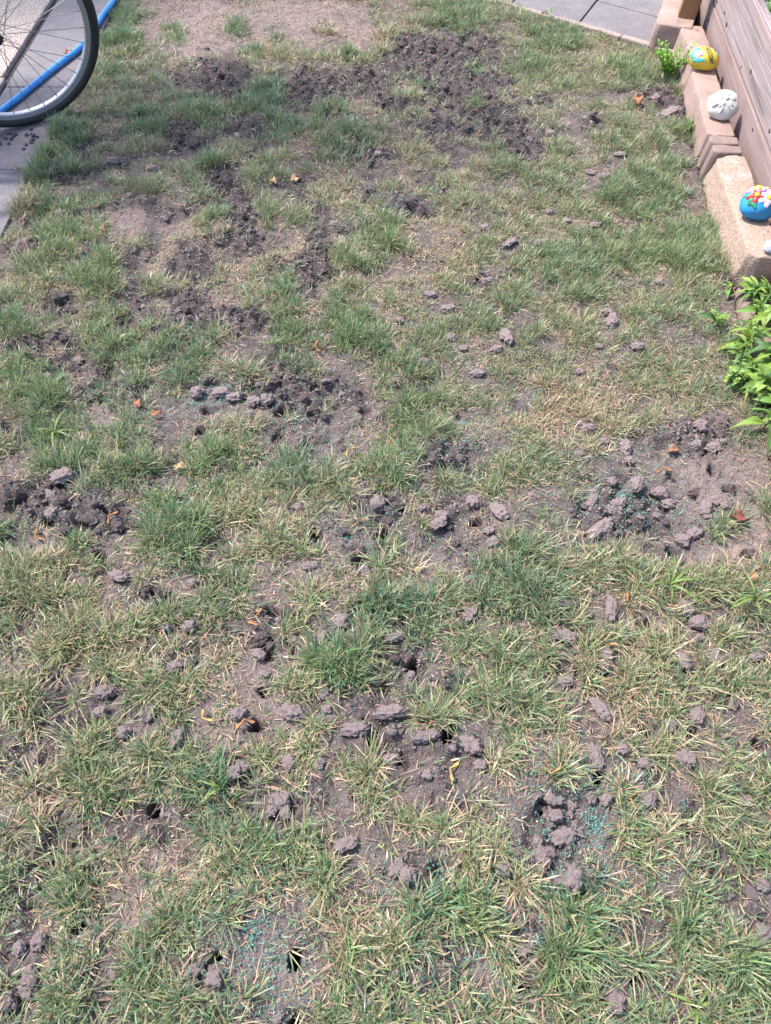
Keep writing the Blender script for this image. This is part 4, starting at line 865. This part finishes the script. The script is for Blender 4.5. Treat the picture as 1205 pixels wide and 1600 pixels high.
al = np.abs(rng.normal(.50, .34, n)) * (1 - .30 * np.clip(lk, 0, 1)) + .03
kap = rng.normal(.55, .45, n)
wid = rng.uniform(.0012, .0024, n) * (1 + .12 * lk) * (1 + .28 * low_k[ci])
hue = rn(cx, cy, .22, 66)[ci] + rng.normal(0, .16, n)
c1 = GREENS[rng.integers(0, 6, n)]
blue = (tn == 1) & (rng.random(n) < .75) | (rng.random(n) < .42 * (hue < .56)); c1[blue] = BLUES[rng.integers(0, 3, blue.sum())]
c1 = c1 * rng.uniform(.75, 1.35, (n, 1))
c1 = c1 * (1 + np.clip(lk, 0, 1)[:, None] * np.array([-.10, .03, -.02]))
dead = rng.random(n) < np.clip(.22 + .28 * (hue > .58) * (lk < .4) + .35 * sw + .45 * (tn == 2) * (lk > .1), 0, .85) * (1 - .55 * np.clip(lk, 0, 1) * (tn != 2))
c1[dead] = STR[rng.integers(0, 5, dead.sum())] * rng.uniform(.7, 1.15, (dead.sum(), 1))
pale = rng.random(n) < .10; c1[pale] = np.array([.40, .42, .24]) * rng.uniform(.7, 1.1, (pale.sum(), 1))
c0 = c1 * .85 + np.array([.10, .085, .04]) * .35
tip = (~dead) & (rng.random(n) < .22); c1[tip] = c1[tip] * .4 + STR[0] * .55
al = np.where(dead, al + .35, al)
inh = np.zeros(n, bool)
for hx, hy, r in HX: inh |= np.hypot(bx - hx, by - hy + .3 * r) < r * 1.6
bx, by, L, phi, al, kap, wid, c0, c1 = [v[~inh] for v in (bx, by, L, phi, al, kap, wid, c0, c1)]; n = len(bx)
bz = height(bx, by)
root = np.c_[bx, by, bz - .004]
roll = rng.normal(0, .5, n); nr = by < 1.25
V, fs, C = blades(root[nr], L[nr], phi[nr], al[nr], kap[nr], wid[nr], c0[nr], c1[nr], True, roll[nr]); nr = ~nr
V2, fs2, C2 = blades(root[nr], L[nr], phi[nr], al[nr], kap[nr], wid[nr], c0[nr], c1[nr], False, roll[nr])
fs = fs + [f + len(V) for f in fs2]; V = np.r_[V, V2]; C = np.r_[C, C2]
# blades never pass through the soil
NG = n
me = np_mesh('turf_grass', V, fs, C); tag(link('turf_grass', me, M['grass']), 'thin patchy lawn grass in green and bluish tufts', 'grass', kind='stuff')

# dead straw and clippings lying flat
sx, sy = samp(900000)
spx, spy = pix(sx, sy); sb, sw_, sd = fields(sx, sy)
st = ell(spx, spy, STRAW, .6, (rn(sx, sy, .06, 71) - .5))
nz2 = .55 * rn(sx, sy, .10, 81) + .45 * rn(sx, sy, .035, 82)
sdn = np.clip((nz2 - .26) * 2.6, .12, 1) + .6 * st
sdn *= (1 - .62 * sb) * (1 - .80 * sw_)
for hx, hy, r in HX: sdn[np.hypot(sx - hx, sy - hy) < r * 1.7] *= .02
for a, b, r in PXY: sdn[np.hypot(sx - a, sy - b) < r * 1.0] *= .12
sdn *= 1 - .40 * np.clip((spy - 650) / 300, 0, 1)
k = rng.random(len(sx)) < sdn * .72
sx, sy = sx[k], sy[k]; n = len(sx)
L = rng.uniform(.008, .025, n); phi = rng.uniform(0, 2 * np.pi, n)
al = rng.uniform(1.22, 1.62, n); kap = rng.normal(.12, .5, n); wid = rng.uniform(.0008, .0017, n)
c1 = STR[rng.integers(0, 5, n)] * rng.uniform(.6, 1.2, (n, 1)); g_ = rng.random(n) < .25; c1[g_] = GREENS[rng.integers(0, 6, g_.sum())] * rng.uniform(.8, 1.4, (g_.sum(), 1))
pk = rng.random(n) < .3; c1[pk] *= np.array([1.0, .86, .88])
root = np.c_[sx, sy, height(sx, sy) + rng.uniform(.0005, .009, n)]
V, fs, C = blades(root, L, phi, al, kap, wid, c1 * .9, c1, False, rng.normal(0, .35, n))
me = np_mesh('dead_thatch', V, fs, C); tag(link('dead_thatch', me, M['straw']), 'tan and pinkish dead grass lying flat between the tufts', 'dead grass', kind='stuff')

# green dyed seed mulch: short fibres
mx_, my_ = samp(60000); mx_, my_ = [mx_], [my_]
for (a, b, r1, r2, s_) in MULCH:
    k = P(a, b); mw = (P(a + r1, b) - k).length; mh = (P(a, b - r2) - k).length
    m_ = int(3.14 * mw * mh * (24000 if s_ < 1.2 else 36000) * s_); ang = rng.uniform(0, 6.28, m_); rr_ = rng.random(m_) ** .8 * 1.9
    mx_.append(k.x + np.cos(ang) * rr_ * mw); my_.append(k.y + np.sin(ang) * rr_ * mh)
mx_ = np.concatenate(mx_); my_ = np.concatenate(my_)
k = (rng.random(len(mx_)) < .35 + 1.0 * rn(mx_, my_, .03, 91)) & in_lawn(mx_, my_); mx_, my_ = mx_[k], my_[k]; n = len(mx_)
TE = np.array([[.085, .24, .195], [.12, .30, .24], [.06, .19, .165], [.20, .33, .285]])
c1 = TE[rng.integers(0, 4, n)] * rng.uniform(.7, 1.15, (n, 1))
V, fs, C = blades(np.c_[mx_, my_, height(mx_, my_) + rng.uniform(.002, .007, n)], rng.uniform(.0025, .0068, n), rng.uniform(0, 6.28, n), rng.uniform(1.3, 1.65, n), rng.normal(0, .3, n), rng.uniform(.0009, .0019, n), c1, c1, False, rng.normal(0, .4, n))
me = np_mesh('seed_mulch', V, fs, C); tag(link('seed_mulch', me, M['straw']), 'teal green seed mulch fibres sprinkled over the bare soil', 'seed mulch', kind='stuff')

# soil crumbs and grit: small octahedra
gx, gy = samp(330000); gb, gw, gd = fields(gx, gy)
k = rng.random(len(gx)) < np.clip(.03 + .55 * gw + .38 * gb, 0, .95); gx, gy, gw, gb = gx[k], gy[k], gw[k], gb[k]; n = len(gx)
gs = (.0008 + .0030 * rng.random(n) ** 2) * (1 + .7 * gw * rng.random(n)); gz = height(gx, gy)
oc = np.array([[1, 0, 0], [0, 1, 0], [-1, 0, 0], [0, -1, 0], [0, 0, 1], [0, 0, -1]], float)
jit = oc[None] * rng.uniform(.6, 1.25, (n, 6, 1)) + rng.normal(0, .12, (n, 6, 3)); aa = rng.uniform(0, 6.28, n)
jx = jit[..., 0] * np.cos(aa)[:, None] - jit[..., 1] * np.sin(aa)[:, None]; jy = jit[..., 0] * np.sin(aa)[:, None] + jit[..., 1] * np.cos(aa)[:, None]
V = np.stack([jx, jy, jit[..., 2] * .8], -1) * gs[:, None, None] + np.c_[gx, gy, gz + gs * .4][:, None]
F = np.array([[0, 1, 4], [1, 2, 4], [2, 3, 4], [3, 0, 4], [1, 0, 5], [2, 1, 5], [3, 2, 5], [0, 3, 5]])
F = (np.arange(n)[:, None, None] * 6 + F[None]).reshape(-1, 3)
c1 = np.array([.15, .118, .112]) * rng.uniform(.45, 1.7, (n, 1)); pal = (rng.random(n) < .06) & (gs < .003); c1[pal] = np.array([.34, .29, .26])
me = np_mesh('soil_crumbs', V.reshape(-1, 3), [F], np.repeat(c1, 6, 0)); me.polygons.foreach_set('use_smooth', np.zeros(len(F), bool))
tag(link('soil_crumbs', me, cm), 'loose soil crumbs and pale grit on the bare patches', 'soil crumbs', kind='stuff')

# ------------------------------------------------------------------ broad grass blades, maple seeds, leaves, chips
def gz1(x_, y_): return float(height(np.array([x_]), np.array([y_]))[0])
def broad_grass(label, pos, n, Lm, m, seed, base=.0):
    rr = random.Random(seed); q = P(*pos); e = empty('broad_grass_tuft', (q.x, q.y, max(gz1(q.x, q.y), -.005)))
    for k in range(n):
        me_ = leaf_mesh('blade', Lm * rr.uniform(.5, 1.2), .0048, .5, rr.uniform(.5, .95), .02, 8, seed + k, 0, .45)
        me_.materials.append(m); o = link('blade', me_, None, e); o.rotation_euler = (rr.uniform(-.3, .3), -rr.uniform(.5, 1.0), rr.uniform(0, 6.28))
    return tag(e, label, 'grass tuft', 'broad bladed grass tufts')
BR = leafmat('broad_blade', (.12, .20, .06), .3, .45, .35)
broad_grass('bright broad bladed grass tuft below the bare patch at right', (1045, 915), 9, .075, BR, 201); broad_grass('broad bladed grass tuft at the right edge of the lawn', (1180, 938), 6, .075, BR, 230)
broad_grass('pale broad bladed tuft above the turned soil at left', (85, 678), 6, .075, BR, 250); broad_grass('broad bladed tuft with flat blades at lower left', (350, 1232), 5, .05, BR, 270); broad_grass('upright dark grass tuft leaning on the white stone block', (1073, 208), 12, .10, BR, 290)
broad_grass('light green tuft near the lower right corner', (1085, 1575), 7, .045, BR, 310)
def samara(pos, m, rz, label, double=True):
    q = P(*pos); zz = gz1(q.x, q.y); e = empty('maple_seed', (q.x, q.y, max(zz, -.004) + .015), rz); e.rotation_euler[0] = random.uniform(-.2, .2); e.scale = (.95,) * 3
    for s_ in ((-1, 1) if double else (1,)):
        bm = bmesh.new(); prof = [(0, .001, .0024), (.004, .0005, .0030), (.008, .0, .0024), (.012, -.0005, .0038), (.017, -.001, .0052), (.021, -.001, .0050), (.024, 0, .002)]
        rows = []
        for (x_, oy, hw_) in prof:
            th_ = .0022 if x_ < .008 else .0005
            rows.append([bm.verts.new((x_, oy - hw_, 0)), bm.verts.new((x_, oy, th_)), bm.verts.new((x_, oy + hw_ * .8, 0)), bm.verts.new((x_, oy, -th_))])
        for i in range(len(rows) - 1):
            for k in range(4): bm.faces.new((rows[i][k], rows[i][(k + 1) % 4], rows[i + 1][(k + 1) % 4], rows[i + 1][k]))
        o = bmobj('wing', bm, m, e, smooth=True); o.rotation_euler = (0, random.uniform(-.1, .15), s_ * .95 if double else 0)
    return tag(e, label, 'maple seed', 'maple seeds lying on the lawn')
SO, SY = M['samara_orange'], M['samara_yellow']
for (pos, m, rz, lb, dbl) in [((383, 1127), SO, -1.2, 'orange double maple seed left of a round hole at lower left', True), ((702, 1206), SY, -.3, 'yellow double maple seed below the hole at lower centre', True), ((859, 1216), SY, 1.6, 'pale yellow double maple seed beside the turned soil at lower right', True), ((982, 1250), SY, -.2, 'yellow maple seed between soil plugs above the mulch patch', True),
    ((543, 706), SY, -.6, 'pale yellow maple seed on the bare mulched soil', True), ((1034, 735), SO, -1.4, 'orange double maple seed on the bare patch at right', True), ((744, 437), SO, -1.5, 'orange double maple seed in front of a hole at upper centre', True), ((404, 980), SO, 2.9, 'orange yellow single maple seed left of a soil hollow', False), ((402, 966), SO, 1.2, 'small orange maple seed above the single yellow one', False),
    ((172, 809), SO, -.5, 'orange curled maple seed on the turned soil at left', True), ((60, 847), SO, .7, 'pair of tan maple seeds at the left edge of the turned soil', True), ((492, 546), SO, .3, 'bright orange maple seed between two grass clumps', True), ((980, 943), SO, 1.5, 'orange single maple seed in straw below the bare patch', False), ((945, 1012), SO, .2, 'small orange maple seed between soil plugs at right', False), ((318, 1126), SY, .8, 'yellow maple seed in the grass at lower left', True)]:
    samara(pos, m, rz, lb, dbl)
def dry_leaf(pos, m, L_, rz, label, W=.55):
    q = P(*pos); me_ = leaf_mesh('dry_leaf', L_, L_ * W, .5, .15, .35, 8, int(pos[0]), .1, .7); me_.materials.append(m)
    o = link('dry_leaf', me_, None, None, (q.x, q.y, (gz1(q.x, q.y) if bool(in_lawn(np.array([q.x]), np.array([q.y]))[0]) else .006) + .012)); o.rotation_euler = (.1, .05, rz)
    sm = o.modifiers.new('thickness', 'SOLIDIFY'); sm.thickness = .0006
    return tag(o, label, 'dry leaf', 'dry leaves on the lawn')
for a in [((992, 172), M['leaf_brown'], .06, 1.3, 'curled orange brown leaf on the turf near the white stone block'), ((200, 735), M['leaf_red'], .04, .2, 'dark red leaf in the grass at left'), ((455, 292), M['leaf_tan'], .04, .5, 'pale tan leaf on the turf at upper left of centre'), ((432, 298), M['leaf_tan'], .035, 2.2, 'smaller pale tan leaf left of another tan leaf'), ((1140, 808), M['leaf_red'], .045, -.2, 'dark red leaf below the deep hole at right'),
          ((1166, 906), M['leaf_brown'], .03, .4, 'reddish brown leaf in straw near the right edge'), ((236, 650), M['leaf_brown'], .028, .4, 'orange brown leaf scrap beside the mulched soil'), ((218, 640), M['leaf_brown'], .03, 2., 'tan brown leaf scrap left of the mulched soil'), ((270, 728), M['leaf_tan'], .035, .2, 'tan leaf at the bottom of the bare strip'), ((1030, 18), M['leaf_brown'], .035, -.5, 'small orange leaf on the grey terrace slab'), ((104, 92), M['leaf_brown'], .04, .6, 'brown leaf beside the blue hose'),
          ((22, 272), M['leaf_tan'], .03, .1, 'tan leaf scrap on the left pavement slab'), ((36, 277), M['leaf_brown'], .02, -.3, 'small brown leaf scrap on the left pavement slab'), ((160, 362), M['leaf_brown'], .03, -.9, 'orange brown leaf scrap in the upper left turf'), ((1045, 705), M['leaf_brown'], .03, .3, 'brown leaf scrap at the top of the bare patch')]: dry_leaf(*a)
def chip(pos, L_, rz):
    q = P(*pos); bm = bmesh.new(); bmesh.ops.create_cube(bm, size=1)
    for v in bm.verts: v.co = Vector((v.co.x * L_ * (1 - .3 * (v.co.y > 0)), v.co.y * L_ * .35, v.co.z * .004))
    bmesh.ops.bevel(bm, geom=bm.edges[:], offset=.001, segments=1, affect='EDGES')
    o = bmobj('wood_chip', bm, M['chip'], None, (q.x, q.y, gz1(q.x, q.y) + .004)); o.rotation_euler = (random.uniform(-.2, .2), random.uniform(-.2, .2), rz)
    tag(o, 'small reddish wood chip lying on the soil', 'wood chip', 'wood chips on the lawn')
for i in range(26):
    a_, b_ = random.choice([(390, 1450), (390, 1450), (1050, 740), (930, 1290), (480, 690), (280, 24), (1090, 690), (960, 760), (700, 1080), (160, 1540), (760, 1500)])
    chip((a_ + random.gauss(0, 32), b_ + random.gauss(0, 34)), random.uniform(.008, .018), random.uniform(0, 6))
# crumbs of soil on the left pavement
for i in range(26):
    q = P(random.uniform(-25, 62), 222 + random.gauss(0, 7)); s_ = random.uniform(.004, .012)
    o = bpy.data.objects.new('soil_crumb', random.choice(CM)); col.objects.link(o); o.scale = (s_ * .7, s_ * .5, s_ * .45); o.location = (q.x, q.y, .008 + s_ * .3); o.rotation_euler[2] = random.uniform(0, 6)
    o.material_slots[0].link = 'OBJECT'; o.material_slots[0].material = M['clod_dark']; tag(o, 'small dark soil crumb on the pavement slab below the wheel', 'soil crumb', 'soil crumbs on the pavement')
if False: print()
